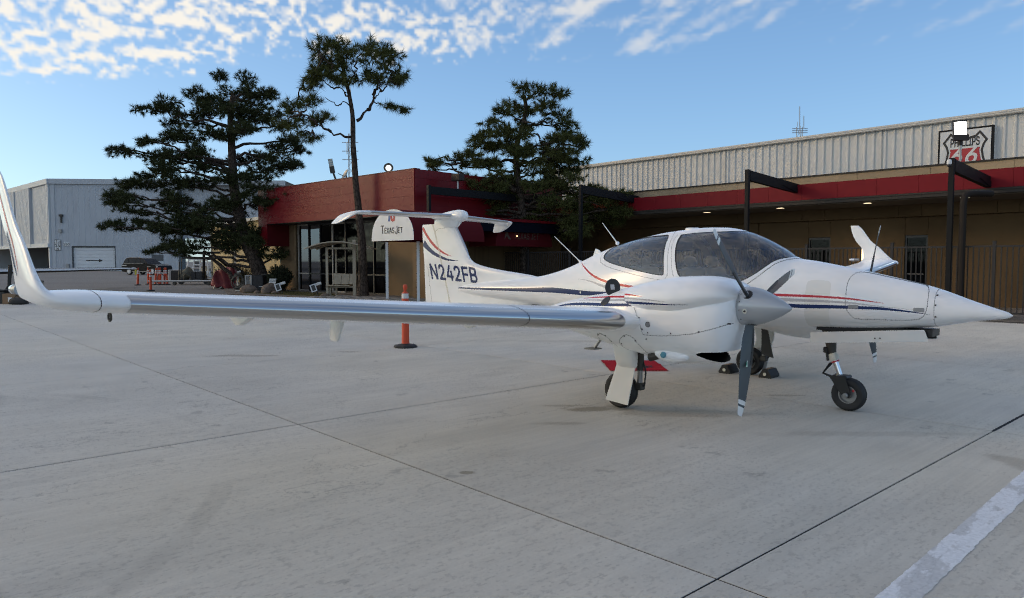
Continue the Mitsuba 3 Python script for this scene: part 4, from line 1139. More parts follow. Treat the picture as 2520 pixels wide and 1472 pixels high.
# --- stripes on the sides, (x, z)
def taper(pts, widths):
    """Strip along the points with a width at each, as a polygon."""
    p = np.asarray(pts, float); n = max(24, len(p) * 6)
    q = np.c_[p, widths]; s = np.r_[0, np.cumsum(np.linalg.norm(np.diff(p, axis=0), axis=1))]
    q = PchipInterpolator(s, q)(np.linspace(0, s[-1], n))
    t = np.gradient(q[:, :2], axis=0); t /= np.linalg.norm(t, axis=1, keepdims=True)
    nn = np.c_[-t[:, 1], t[:, 0]] * q[:, 2:3] / 2
    return Polygon(np.vstack([q[:, :2] + nn, (q[:, :2] - nn)[::-1]])).buffer(0)
BAG = smooth_poly([(1.798, 1.144), (1.793, 1.222), (1.794, 1.31), (1.809, 1.364), (1.837, 1.390), (1.877, 1.392), (1.96, 1.378), (2.142, 1.336), (2.39, 1.281), (2.443, 1.261), (2.468, 1.217), (2.473, 1.107), (2.464, 1.032), (2.43, 0.974), (2.364, 0.954), (2.199, 0.947), (1.897, 0.94), (1.847, 0.963), (1.81, 1.016), (1.799, 1.085)], 2)
for s in (-1, 1):
    y = (-1, 0) if s < 0 else (0, 1)
    for pts, w, mt in (([(1.0, 1.155), (1.109, 1.156), (1.423, 1.153), (1.794, 1.139), (1.945, 1.124), (2.13, 1.102)], [.028, .026, .022, .017, .012, .001], 'red_stripe_paint'),
                       ([(1.0, 1.110), (1.165, 1.110), (1.425, 1.108), (1.796, 1.100), (2.034, 1.078), (2.37, 1.051)], [.034, .034, .027, .017, .008, .001], 'grey_stripe_paint'),
                       ([(1.0, 1.052), (1.253, 1.051), (1.426, 1.050), (1.797, 1.055), (2.034, 1.054), (2.287, 1.037), (2.50, 1.009)], [.040, .038, .037, .031, .027, .015, .001], 'navy_paint'),
                       ([(-1.52, 1.480), (-1.358, 1.409), (-1.199, 1.335), (-0.994, 1.270), (-0.814, 1.237), (-0.523, 1.203), (-0.30, 1.185)], [.002, .016, .024, .028, .028, .027, .024], 'red_stripe_paint'),
                       ([(-1.44, 1.273), (-1.175, 1.247), (-0.984, 1.202), (-0.808, 1.177), (-0.5, 1.15)], [.002, .016, .026, .028, .026], 'grey_stripe_paint'),
                       ([(-4.2, 1.088), (-3.583, 1.090), (-2.457, 1.103), (-1.961, 1.116), (-1.558, 1.107), (-1.259, 1.100), (-0.953, 1.115), (-0.5, 1.12)], [.02, .026, .05, .068, .063, .056, .03, .02], 'navy_paint')):
        ap('stripe', decal(FUS, taper(pts, w), 'y', *y), mt)
    ap('baggage_door_gap', decal(FUS, rim(BAG, -0.002, 0.002), 'y', *y), 'line_gap')
    ap('beige_band', decal(FUS, smooth_poly([(1.425, 1.10), (1.428, 1.244), (1.434, 1.295), (1.466, 1.313), (1.616, 1.308), (1.649, 1.283), (1.655, 1.249), (1.654, 1.13), (1.649, 0.979), (1.613, 0.78), (1.38, 0.74), (1.413, 0.916)], 1), 'y', *y, d=0.0008), 'band_paint')
    ap('radome_gap', decal(FUS, sbox(2.520, 0.8, 2.525, 1.4), 'y', *y), 'soft_gap')
    for a, b in ((1.819, 1.908), (2.363, 2.448)):
        zz = 1.061 - (a - 1.819) * 0.018
        ap('door_latch', decal(FUS, sbox(a, zz - 0.018, b, zz + 0.018), 'y', *y, d=0.003), 'soft_gap')
        ap('door_latch', decal(FUS, sbox(a + 0.006, zz - 0.012, b - 0.006, zz + 0.012), 'y', *y, d=0.0045), 'grey_metal')
    for x, z in ((2.535, 1.186), (2.534, 1.098), (2.536, 0.992)):
        ap('radome_screw', decal(FUS, Point(x, z).buffer(0.008), 'y', *y, d=0.003), 'dark_metal')
    ap('static_port', decal(FUS, Point(-1.37, 1.105).buffer(0.014), 'y', *y, d=0.003), 'matte_white')

# --- aerofoil surfaces
def foil(n=22, t=0.15, camber=0.02):
    b = np.linspace(0, np.pi, n); x = 0.5 - 0.5 * np.cos(b)
    yt = 5 * t * (0.2969 * np.sqrt(x) - 0.126 * x - 0.3516 * x ** 2 + 0.2843 * x ** 3 - 0.1036 * x ** 4) + 0.001
    yc = camber * 4 * x * (1 - x)
    return np.r_[np.c_[x[::-1], (yc - yt)[::-1]], np.c_[x, yc + yt][1:]]


def surf_rings(stations, n=22):
    """stations: (le point, chord, thickness ratio, incidence, up vector, camber)."""
    R = []
    for le, c, t, inc, up, cam in stations:
        f = foil(n, t, cam)
        up = np.asarray(up, float) / np.linalg.norm(up)
        ch = np.array([-math.cos(inc), 0, 0]) - up * math.sin(inc)
        R.append(np.asarray(le) + f[:, :1] * c * ch + f[:, 1:] * c * up)
    return np.array(R)


def wing_stations(s):
    k = 0.027 if s > 0 else 0.0
    st = [(0.0, 0.56, 0.86, 1.52, .16, 0), (1.5, 0.52, 0.905, 1.44, .16, 0), (2.2, 0.495, 0.952, 1.36, .155, 0), (3.5, 0.475, 1.056, 1.18, .15, 0), (5.0, 0.45, 1.176, 0.98, .145, 0), (6.30, 0.43, 1.281, 0.80, .14, 3), (6.42, 0.42, 1.292, 0.78, .14, 5), (6.50, 0.40, 1.299, 0.74, .14, 8), (6.56, 0.365, 1.306, 0.68, .135, 15), (6.60, 0.32, 1.318, 0.60, .13, 32), (6.623, 0.27, 1.345, 0.52, .125, 55), (6.635, 0.215, 1.39, 0.45, .12, 72), (6.640, 0.145, 1.455, 0.385, .11, 82), (6.645, 0.03, 1.573, 0.31, .10, 86), (6.65, -0.11, 1.69, 0.265, .10, 87), (6.657, -0.225, 1.848, 0.225, .10, 88), (6.662, -0.285, 1.93, 0.185, .10, 88), (6.665, -0.335, 1.972, 0.145, .09, 88), (6.666, -0.345, 1.982, 0.135, .05, 88)]
    out = []
    for y, x, z, c, t, ph in st:
        p = math.radians(ph if ph else 4.6)
        out.append(((x, s * y, z + k * y), c, t, math.radians(2.2) * (1 - min(ph, 60) / 60), (0, -s * math.sin(p), math.cos(p)), 0.022 * (1 - min(ph, 60) / 60)))
    return out


def densify(R, keep, k):
    """Insert smooth rings between the rings of R from index keep on."""
    R = np.asarray(R); i = np.arange(len(R)); u = np.unique(np.r_[i[:keep + 1], np.linspace(keep, len(R) - 1, (len(R) - 1 - keep) * k + 1)])
    s = np.r_[0, np.cumsum(np.linalg.norm(np.diff(R[:, R.shape[1] // 2], axis=0), axis=1))]
    return PchipInterpolator(s, R, axis=0)(np.interp(u, i, s)), int(np.searchsorted(u, 6))


WING = {}
for s in (-1, 1):
    R, tip = densify(surf_rings(wing_stations(s)), 5, 3)
    V, F, N = loft(R)
    WING[s] = (R, solid((V, F, N)))
    m = R.shape[1]
    fr = F[:, 0] // m if False else (F.max(1) - 0) // m
    inner = (np.minimum(F.min(1) // m, 10 ** 6) < tip) & (F.max(1) // m <= tip) | (F == len(V) - 2).any(1)
    w = ap('wing', used(V, F[inner], N), 'white_paint', label=None)
    wl = ap('winglet', used(V, F[~inner], N), 'white_paint')
    mid = m // 2
    a, b = mid - 4, mid + 4                     # polished strip round the leading edge
    cut = [i for i, st in enumerate(wing_stations(s)) if st[0][1] * s >= 2.0][:4]
    ii = range(2, 6) if True else cut
    G = N[:len(R) * m].reshape(len(R), m, 3)
    Gr = R + G * 0.003
    rings = np.array([Gr[1] + (Gr[2] - Gr[1]) * 0.92, Gr[2], Gr[3], Gr[4], Gr[5]])
    nr = np.array([G[1] + (G[2] - G[1]) * 0.92, G[2], G[3], G[4], G[5]])
    k = b - a + 1
    FF = grid_faces(len(rings), k, closed=False)
    VV, NN = rings[:, a:b + 1].reshape(-1, 3), nr[:, a:b + 1].reshape(-1, 3)
    if (np.cross(VV[FF[0, 1]] - VV[FF[0, 0]], VV[FF[0, 2]] - VV[FF[0, 0]]) @ NN[FF[0, 0]]) < 0: FF = FF[:, ::-1]
    ap('leading_edge_strip', (VV, FF, NN), 'polished_metal', label='polished metal leading edge strip')
    W = WING[s][1]
    yl = sorted((s * 6.426, s * 6.430))
    ap('tip_joint', decal(W, sbox(-1, yl[0], 1, yl[1]), 'z', 0.9, 2.2, d=0.001), 'line_gap')
    jy = sorted((s * 3.42, s * 3.428))
    ap('strip_joint', decal(W, sbox(0.25, jy[0], 1, jy[1]), 'z', 0.7, 1.8, d=0.0042), 'panel_gap')
    # flap and aileron hinge fairings under the wing
    for y in (3.2, 5.42):
        zz = 0.949 + (y - 2.2) * 0.081 + (0.027 * y if s > 0 else 0) - 0.06
        xx = -0.42 + (y - 2.9) * 0.09
        p = man2tm(m3.Manifold.hull_points(np.array([[xx + dx, s * y + dy, zz + dz] for dx, w_, dz in ((.26, .004, .03), (.24, .02, .05), (-.02, .022, -.062), (-.06, .02, -.066), (-.20, .02, .03), (-.22, .004, -.0)) for dy in (-w_, w_)])))
        ap('hinge_fairing', p, 'off_white_paint')
    if s < 0:
        pm = surf_rings([((0.02, -4.80, 1.10), 0.17, .18, 0, (0, 1, 0), 0), ((-0.02, -4.80, 1.02), 0.15, .18, 0, (0, 1, 0), 0), ((-0.05, -4.80, 0.955), 0.12, .22, 0, (0, 1, 0), 0), ((-0.065, -4.80, 0.94), 0.08, .2, 0, (0, 1, 0), 0)], 12)
        ap('pitot_mast', loft(pm), 'off_white_paint')
    ring = trimesh.creation.torus(0.02, 0.006, 20, 8); ring.apply_transform(trimesh.transformations.rotation_matrix(np.pi / 2, [1, 0, 0])); ring.apply_translation((0.12, s * 6.30, 1.205 + (0.17 if s > 0 else 0)))
    ap('tie_down_ring', ring, 'dark_metal')
    lx, lz = -0.33, 1.345 + (0.18 if s > 0 else 0)
    ap('position_light', lathe([(0.0, -0.03), (0.028, -0.03), (0.028, 0.05), (0.0, 0.05)], (-1, 0, 0), (lx, s * 6.60, lz), 18), 'grey_metal')
    ap('light_lens', lathe([(0.028, 0.05), (0.026, 0.10), (0.016, 0.14), (0.0, 0.15)], (-1, 0, 0), (lx, s * 6.60, lz), 18), 'chrome')
    # stripes on the outer face of the winglet
    yo = sorted((s * 6.63, s * 6.9))
    for poly, mt in ((taper([(-0.37, 1.90), (-0.24, 1.72), (-0.12, 1.56), (-0.05, 1.44)], [.022, .022, .016, .004]), 'red_stripe_paint'), (taper([(-0.27, 1.64), (-0.17, 1.50), (-0.09, 1.42)], [.05, .04, .004]), 'navy_paint')):
        if s < 0: ap('winglet_stripe', decal(W, poly, 'y', *yo), mt)

# --- engine nacelles
NY = 1.51
NT = tab([(1.325, 1.24), (1.30, 1.265), (1.18, 1.325), (0.975, 1.35), (0.71, 1.338), (0.374, 1.285), (0.075, 1.225), (-0.242, 1.153), (-0.648, 1.075), (-0.937, 1.002), (-1.1, 0.955)])
NB = tab([(1.325, 0.95), (1.312, 0.88), (1.29, 0.77), (1.258, 0.685), (1.22, 0.617), (1.15, 0.578), (1.0, 0.552), (0.744, 0.536), (0.5, 0.555), (0.324, 0.590), (-0.08, 0.662), (-0.40, 0.725), (-0.70, 0.785), (-1.1, 0.90)])
NW = tab([(1.325, 0.22), (1.30, 0.265), (1.2, 0.34), (1.05, 0.385), (0.8, 0.405), (0.4, 0.405), (0.0, 0.36), (-0.4, 0.28), (-0.8, 0.17), (-1.1, 0.05)])


def nac_rings(n=80, m=72):
    R = []
    for x in np.r_[np.linspace(-1.1, 1.15, n), np.linspace(1.17, 1.325, 16)]:
        zt, zb = float(NT(x)), float(NB(x))
        zc = zb + 0.56 * (zt - zb)
        R.append(np.c_[np.full(m, x), superellipse(float(NW(x)), zt, zb, zc, 2.2, 2.3, m, -NY)])
    return np.array(R)


BT = tab([(1.335, 1.225), (1.31, 1.262), (1.25, 1.305), (1.18, 1.335), (0.975, 1.362), (0.71, 1.352), (0.45, 1.308), (0.36, 1.288)])
BB = tab([(1.335, 1.165), (1.31, 1.125), (1.25, 1.085), (1.1, 1.025), (0.95, 0.985), (0.8, 0.967), (0.6, 0.975), (0.45, 1.003), (0.36, 1.03)])
BW = tab([(1.335, 0.23), (1.31, 0.29), (1.25, 0.35), (1.15, 0.405), (1.0, 0.455), (0.8, 0.49), (0.6, 0.492), (0.45, 0.475), (0.36, 0.455)])


def bulge_rings(n=50, m=64):
    R = []
    for x in np.r_[np.linspace(0.36, 1.2, n), np.linspace(1.215, 1.335, 14)]:
        zt, zb = float(BT(x)), float(BB(x))
        zc = zb + 0.5 * (zt - zb)
        R.append(np.c_[np.full(m, x), superellipse(float(BW(x)), zt, zb, zc, 2.2, 2.0, m, -NY)])
    return np.array(R)


NAC, BUL = solid(loft(nac_rings())), solid(loft(bulge_rings()))
# the chin inlet is cut out of the lower cowl
INLET = smooth_poly([(-1.80, 0.70), (-1.22, 0.70), (-1.22, 0.66), (-1.33, 0.60), (-1.51, 0.575), (-1.69, 0.60), (-1.80, 0.66)], 2)
inl = prism(INLET, 'x', 0.82, 1.6)
nac_open = NAC - inl
cavity = nac_open.to_mesh()
nac_skin = from_first(nac_open, NAC)
first = NAC.to_mesh().run_original_id[0]
cf = np.vstack([cavity.tri_verts[cavity.run_index[i] // 3:cavity.run_index[i + 1] // 3] for i in range(len(cavity.run_original_id)) if cavity.run_original_id[i] != first])
cav = tm(cavity.vert_properties[:, :3], cf)
lip = None
PANEL = LineString([(0.43, 1.06), (0.46, 1.017), (0.505, 0.891), (0.524, 0.815), (0.68, 0.815), (0.843, 0.828), (1.04, 0.859), (1.21, 0.912), (1.315, 0.955)]).buffer(0.0021)
ACC1 = LineString([(0.25, 0.60), (0.189, 0.682), (0.20, 0.72), (0.239, 0.755), (0.29, 0.788), (0.328, 0.80), (0.37, 0.797), (0.40, 0.78), (0.451, 0.709), (0.491, 0.639), (0.53, 0.58)]).buffer(0.0021)
ACC2 = LineString([(-0.10, 0.70), (-0.078, 0.758), (-0.04, 0.78), (-0.003, 0.781), (0.056, 0.755), (0.087, 0.70), (0.10, 0.65)]).buffer(0.0021)
oy = (-2.2, -NY)
nac_parts = []
def npart(nm, mesh, mat, smooth=30):
    nac_parts.append((nm, mesh, mat, smooth))
npart(None, nac_skin, 'white_paint')
npart('inlet', cav, 'black_plastic', False)
npart('upper_cowl', from_first(BUL, BUL), 'white_paint')
npart('cowl_exit', tm(*[x for x in (lambda R: (np.vstack([R, R.mean(0)[None]]), np.stack([np.arange(len(R)), (np.arange(len(R)) + 1) % len(R), np.full(len(R), len(R))], 1)))(bulge_rings()[0] * [1, 0.99, 1] - [0.002, 0.015, 0])]), 'grey_stripe_paint', False)
npart('panel_gap', decal(NAC, PANEL, 'y', *oy, d=0.0025), 'line_gap')
npart('panel_gap', decal(NAC, ACC1, 'y', *oy, d=0.0025), 'line_gap')
npart('panel_gap', decal(NAC, ACC2, 'y', *oy, d=0.0025), 'line_gap')
for x, z in ((0.491, 0.973), (0.522, 0.867), (0.579, 0.837), (0.82, 0.847), (1.086, 0.876), (1.302, 0.953), (0.552, 0.776), (0.215, 0.70), (0.30, 0.785), (0.42, 0.75), (-0.06, 0.77), (0.04, 0.765), (0.08, 0.71)):
    npart('fastener', decal(NAC, Point(x, z).buffer(0.008), 'y', *oy, d=0.002), 'panel_gap')
npart('filler_cap', decal(NAC, Point(0.584, 0.915).buffer(0.026).difference(Point(0.584, 0.915).buffer(0.021)), 'y', *oy, d=0.002), 'panel_gap')
npart('filler_cap', decal(NAC, Point(0.584, 0.915).buffer(0.021), 'y', *oy, d=0.003), 'grey_metal')
for pts, w, mt in (([(0.36, 1.188), (0.45, 1.184), (0.58, 1.173)], [.014, .011, .001], 'red_stripe_paint'), ([(0.36, 1.153), (0.583, 1.149), (0.83, 1.135)], [.016, .012, .001], 'grey_stripe_paint'), ([(0.36, 1.111), (0.575, 1.114), (0.787, 1.112), (1.01, 1.114)], [.024, .02, .010, .001], 'navy_paint')):
    npart('stripe', decal(BUL, taper(pts, w), 'y', *oy), mt)
for pts, w, mt in (([(0.40, 1.160), (0.268, 1.156), (0.098, 1.149), (-0.14, 1.133), (-0.371, 1.112)], [.016, .016, .015, .012, .003], 'red_stripe_paint'), ([(0.40, 1.130), (0.262, 1.127), (0.126, 1.119), (-0.185, 1.107), (-0.4, 1.09)], [.018, .018, .016, .012, .003], 'grey_stripe_paint'), ([(0.40, 1.086), (0.332, 1.083), (0.01, 1.072), (-0.205, 1.066), (-0.479, 1.050), (-0.754, 1.0)], [.026, .026, .026, .026, .022, .006], 'navy_paint')):
    npart('stripe', decal(NAC, taper(pts, w), 'y', *oy), mt)
# drain blister with its blue cap under the cowl
bl = lathe([(0, -0.20), (0.03, -0.17), (0.055, -0.08), (0.06, 0.0), (0.05, 0.09), (0.03, 0.14)], (-1, 0, 0.05), (0.74, -1.78, 0.635), 20)
bl.vertices[:, 2] = 0.635 + (bl.vertices[:, 2] - 0.635) * 1.15
npart('exhaust_blister', bl, 'white_paint', 40)
npart('drain_cap', lathe([(0, 0.0), (0.028, 0.0), (0.028, 0.012), (0.02, 0.018), (0, 0.018)], (0.1, -1, 0), (0.71, -1.838, 0.638), 20), 'blue_cap')
npart('exhaust_pipe', tube([(0.64, -1.77, 0.63), (0.57, -1.77, 0.605), (0.52, -1.77, 0.59)], 0.038, 14), 'dark_metal')
for s in (-1, 1):
    nk = None
    for nm, mesh, mat, sm in nac_parts:
        mesh = mesh if s < 0 else mir(mesh)
        if nm is None: nk = ap('engine_nacelle', mesh, mat, sm)
        else: ap(nm, mesh, mat, sm, parent=nk)

# --- propellers
PX, PZ, PR = 1.405, 1.10, 0.967


def blade(theta, y0):
    er, em, ex = np.array([0, math.cos(theta), math.sin(theta)]), np.array([0, -math.sin(theta), math.cos(theta)]), np.array([1.0, 0, 0])
    C = tab([(0.10, .07), (0.18, .085), (0.32, .125), (0.45, .138), (0.6, .132), (0.75, .112), (0.88, .084), (0.95, .064), (0.967, .052)])
    B = tab([(0.10, 46), (0.2, 36), (0.4, 24), (0.7, 17), (0.967, 12)])
    Th = tab([(0.10, .55), (0.18, .34), (0.32, .16), (0.6, .10), (0.967, .08)])
    SW = tab([(0.10, 0), (0.5, 0.008), (0.8, 0.0), (0.967, -0.022)])
    R = []
    for r in np.r_[np.linspace(0.10, 0.80, 16), 0.832, 0.868, 0.870, 0.888, 0.890, np.linspace(0.91, PR, 5)]:
        c, b = float(C(r)), math.radians(float(B(r)))
        le = em * math.cos(b) + ex * math.sin(b); nn = ex * math.cos(b) - em * math.sin(b)
        f = foil(14, float(Th(r)), 0.01)
        slant = (f[:, :1] - 0.5) * (-0.02 if r > 0.8 else 0)
        R.append(np.array([PX, y0, PZ]) + er * (r + slant) + le * ((0.35 - f[:, :1]) * c + float(SW(r))) + nn * f[:, 1:] * c)
    return np.array(R)


for s, ph in ((-1, -100.5), (1, -60.3)):
    y0 = s * NY
    sp = lathe([(0.0, -0.075), (0.168, -0.075), (0.172, -0.05), (0.170, 0.0), (0.160, 0.06), (0.137, 0.13), (0.105, 0.20), (0.066, 0.27), (0.030, 0.325), (0.010, 0.347), (0, 0.352)], (1, 0, -0.02), (PX, y0, PZ), 64)
    prop = ap('propeller', sp, 'spinner_paint', 35)
    for k in range(3):
        th = math.radians(ph + 120 * k)
        R = blade(th, y0); m = R.shape[1]
        V, F, N = loft(R)
        row = F.min(1) // m
        lastring = (F == len(V) - 1).any(1)
        row[lastring] = len(R) - 2
        row[(F == len(V) - 2).any(1)] = 0
        white = (row >= 20) | ((row >= 16) & (row < 18))
        ap('blade', used(V, F[~white], N), 'blade_paint', parent=prop)
        ap('tip_marking', used(V, F[white], N), 'matte_white', parent=prop)
        G = N[:len(R) * m].reshape(len(R), m, 3)[2:10, m // 2 - 5:m // 2 + 5]
        Q = R[2:10, m // 2 - 5:m // 2 + 5] + G * 0.002
        FF = grid_faces(8, 10, closed=False); VV, NN = Q.reshape(-1, 3), G.reshape(-1, 3)
        if (np.cross(VV[FF[0, 1]] - VV[FF[0, 0]], VV[FF[0, 2]] - VV[FF[0, 0]]) @ NN[FF[0, 0]]) < 0: FF = FF[:, ::-1]
        ap('leading_edge_boot', (VV, FF, NN), 'blade_boot', parent=prop)
        er = np.array([0, math.cos(th), math.sin(th)])
        ap('blade_root', lathe([(0, 0.0), (0.045, 0.0), (0.045, 0.062), (0, 0.062)], er, np.array([PX + 0.01, y0, PZ]) + er * 0.105, 20), 'black_plastic', parent=prop)
        if s < 0 and k == 0:
            c = R[9].mean(0) * 0.45 + R[9][m - 6] * 0.55 if False else (R[9][4] + R[9][m // 2 - 6]) / 2
            back = R[9][m // 2 + 4:m - 4].mean(0); front = R[9][4:m // 2 - 4].mean(0)
            em = np.array([0, -math.sin(th), math.cos(th)])
            for base, face in ((front, front - back), (back, back - front)):
                nz = face / np.linalg.norm(face); yy = -er - nz * (nz @ -er); yy /= np.linalg.norm(yy); xx = np.cross(yy, nz)
                tri = Polygon([(0, 0.034), (-0.03, -0.018), (0.03, -0.018)])
                ap('blade_emblem', ext(tri, 0.003, (base - xx * 0.012 + nz * 0.006, xx, yy)), 'green_mark', parent=prop)
                for q in (((0, .034), (0, 0)), ((-.03, -.018), (0, 0)), ((.03, -.018), (0, 0))):
                    ap('blade_emblem', ext(LineString(q).buffer(0.0025), 0.0045, (base - xx * 0.012 + nz * 0.006, xx, yy)), 'matte_white', parent=prop)
    if s < 0:
        dn = np.array([0.45, -0.87, 0.0]); 
        o = np.array([PX + 0.005, y0, PZ - 0.035]) + np.array([0.0, -0.1655, 0]); 
        xx = np.array([1.0, -0.10, 0]); xx /= np.linalg.norm(xx)
        ap('warning_decal', ext(Point(0, 0).buffer(0.022), 0.004, (o, xx, (0, -0.2, 0.98))), 'tape_beige', parent=prop)
        ap('warning_decal', ext(Polygon([(-.013, -.006), (.0, .01), (.014, .004), (.008, -.01)]), 0.0055, (o, xx, (0, -0.2, 0.98))), 'panel_black', parent=prop)
        for a in (20, 50, 75, 100, 130):
            t = math.radians(a)
            ap('spinner_screw', trimesh.creation.icosphere(1, 0.006).apply_translation((PX - 0.045, y0 - 0.170 * math.sin(t), PZ + 0.170 * math.cos(t))), 'dark_metal', parent=prop)

# --- tail
def finle(z): return float(tab([(0.74, -3.2), (0.80, -2.95), (0.85, -2.69), (0.95, -2.40), (1.10, -2.30), (1.24, -2.30), (1.30, -2.55), (1.359, -3.08), (1.416, -3.48), (1.469, -3.70), (1.539, -3.81), (1.70, -3.90), (1.846, -3.991), (2.055, -4.13), (2.14, -4.19)])(z))
def finte(z): return float(tab([(0.74, -4.86), (0.82, -4.867), (1.467, -4.90), (1.85, -4.935), (2.066, -4.945), (2.14, -4.90)])(z))
st = []
for z in np.r_[0.74, 0.755, np.linspace(0.78, 2.02, 46), 2.05, 2.075, 2.09]:
    x0, x1 = finle(z), finte(z)
    c = x0 - x1
    th = 0.105 - 0.02 * np.clip((z - 1.3) / 0.8, 0, 1)
    if z < 0.78: th *= 0.5
    st.append(((x0, 0, z), c, th / c, 0, (0, 1, 0), 0))
FIN = solid(loft(surf_rings(st, 26)))
HL = [(-4.70, 2.20), (-4.595, 1.956), (-4.486, 1.662), (-4.343, 1.147), (-4.20, 0.70)]
aft = Polygon(HL + [(-6, 0.7), (-6, 2.2)])
ap('tail_fin', from_first(FIN - prism(aft, 'y', -1, 1), FIN), 'white_paint')
ap('rudder', from_first(FIN ^ prism(aft, 'y', -1, 1), FIN), 'white_paint')
ap('hinge_seal', decal(FIN, LineString(HL).buffer(0.016), 'y', -1, 0), 'tape_beige')
tabline = LineString([(-4.84, 1.43), (-4.80, 1.38), (-4.70, 0.80)]).buffer(0.003)
ap('rudder_tab_gap', decal(FIN, tabline, 'y', -1, 0), 'soft_gap')
ap('fin_leading_strip', decal(FIN, Polygon([(-4.14, 2.03), (-4.09, 2.03), (-3.775, 1.55), (-3.82, 1.55)]), 'y', -1, 1, 0.003), 'polished_metal')
ap('tip_cap_gap', decal(FIN, LineString([(-4.62, 1.955), (-4.50, 2.01), (-4.08, 2.035)]).buffer(0.003), 'y', -1, 0), 'soft_gap')
for pts, w, mt in (([(-4.93, 2.04), (-4.80, 1.90), (-4.60, 1.74), (-4.35, 1.62), (-4.18, 1.575)], [.06, .05, .045, .025, .002], 'red_stripe_paint'), ([(-4.91, 1.80), (-4.72, 1.67), (-4.50, 1.58), (-4.25, 1.52), (-4.02, 1.505)], [.11, .07, .05, .03, .002], 'navy_paint')):
    ap('fin_stripe', decal(FIN, taper(pts, w), 'y', -1, 0), mt)
tp = text_poly('N242FB', 1.0, True)
bb = tp.bounds
def reg(x, y):
    u, v = (np.asarray(x) - bb[0]) / (bb[2] - bb[0]), (np.asarray(y) - bb[1]) / (bb[3] - bb[1])
    Q = [np.array(q) for q in ((-4.704, 1.212), (-3.590, 1.167), (-3.635, 1.408), (-4.767, 1.468))]
    r = [Q[0][k] * (1 - u) * (1 - v) + Q[1][k] * u * (1 - v) + Q[2][k] * u * v + Q[3][k] * (1 - u) * v for k in (0, 1)]
    return r[0], r[1]
REG = shapely.ops.transform(lambda x, y, z=None: reg(x, y), tp).buffer(0)
for body in (FIN, FUS):
    ap('registration_lettering', decal(body, REG, 'y', -1, 0, 0.002), 'navy_paint')
bul = lathe([(0, -0.84), (0.02, -0.80), (0.055, -0.6), (0.085, -0.36), (0.098, -0.2), (0.09, -0.1), (0.07, -0.04), (0.04, -0.01), (0, 0)], (1, 0, 0), (-3.885, 0, 2.195), 32)
ap('tail_bullet', bul, 'white_paint', True)
ap('bullet_neck', loft(surf_rings([((-4.10, 0, 2.02), 0.56, .17, 0, (0, 1, 0), 0), ((-4.03, 0, 2.08), 0.62, .19, 0, (0, 1, 0), 0), ((-3.98, 0, 2.15), 0.66, .22, 0, (0, 1, 0), 0)], 16)), 'white_paint')
hs = []
for s in (-1, 1):
    for y, x, z, c, t, ph in ((0.0, -4.10, 2.205, 0.62, .11, 0), (0.1, -4.12, 2.206, 0.61, .11, 0), (1.42, -4.36, 2.205, 0.45, .11, 0), (1.53, -4.39, 2.203, 0.44, .11, 6), (1.59, -4.43, 2.192, 0.43, .11, 28), (1.63, -4.51, 2.155, 0.40, .10, 55), (1.66, -4.64, 2.10, 0.32, .09, 66), (1.68, -4.77, 2.06, 0.22, .08, 70), (1.685, -4.85, 2.045, 0.13, .07, 70)):
        p = math.radians(ph)
        hs.append((s, ((x, s * y, z - (0.03 if s > 0 else 0) * y / 1.5), c, t, 0.02, (0, s * math.sin(p), math.cos(p)), 0)))
for s in (-1, 1):
    R, _ = densify(surf_rings([q for k, q in hs if k == s], 18), 2, 3)
    V, F, N = loft(R); m = R.shape[1]
    ap('horizontal_stabilizer', (V, F, N), 'white_paint')
    G = N[:len(R) * m].reshape(len(R), m, 3); a, b = m // 2 - 3, m // 2 + 3
    Q, Nq = (R + G * 0.002)[1:3, a:b + 1], G[1:3, a:b + 1]
    FF = grid_faces(2, b - a + 1, closed=False); VV, NN = Q.reshape(-1, 3), Nq.reshape(-1, 3)
    if (np.cross(VV[FF[0, 1]] - VV[FF[0, 0]], VV[FF[0, 2]] - VV[FF[0, 0]]) @ NN[FF[0, 0]]) < 0: FF = FF[:, ::-1]
    ap('stabilizer_strip', (VV, FF, NN), 'polished_metal')

# --- landing gear
def tyre(c, r, w, parent, spokes=None):
    h = w / 2
    t = lathe([(r * 0.52, -h * .75), (r * 0.7, -h), (r * 0.88, -h * .93), (r * 0.97, -h * .62), (r, -h * .3), (r, -0.012), (r - .006, -.009), (r - .006, .009), (r, .012), (r, h * .3), (r * .97, h * .62), (r * .88, h * .93), (r * .7, h), (r * .52, h * .75)], (0, 1, 0), c, 48)
    ap('tyre', t, 'black_rubber', 40, parent=parent)
    rm = lathe([(0, -h * .45), (r * .2, -h * .5), (r * .25, -h * .35), (r * .44, -h * .35), (r * .47, -h * .78), (r * .53, -h * .78), (r * .53, h * .78), (r * .47, h * .78), (r * .44, h * .35), (r * .25, h * .35), (r * .2, h * .5), (0, h * .45)], (0, 1, 0), c, 40)
    ap('rim', rm, 'grey_metal', 30, parent=parent)


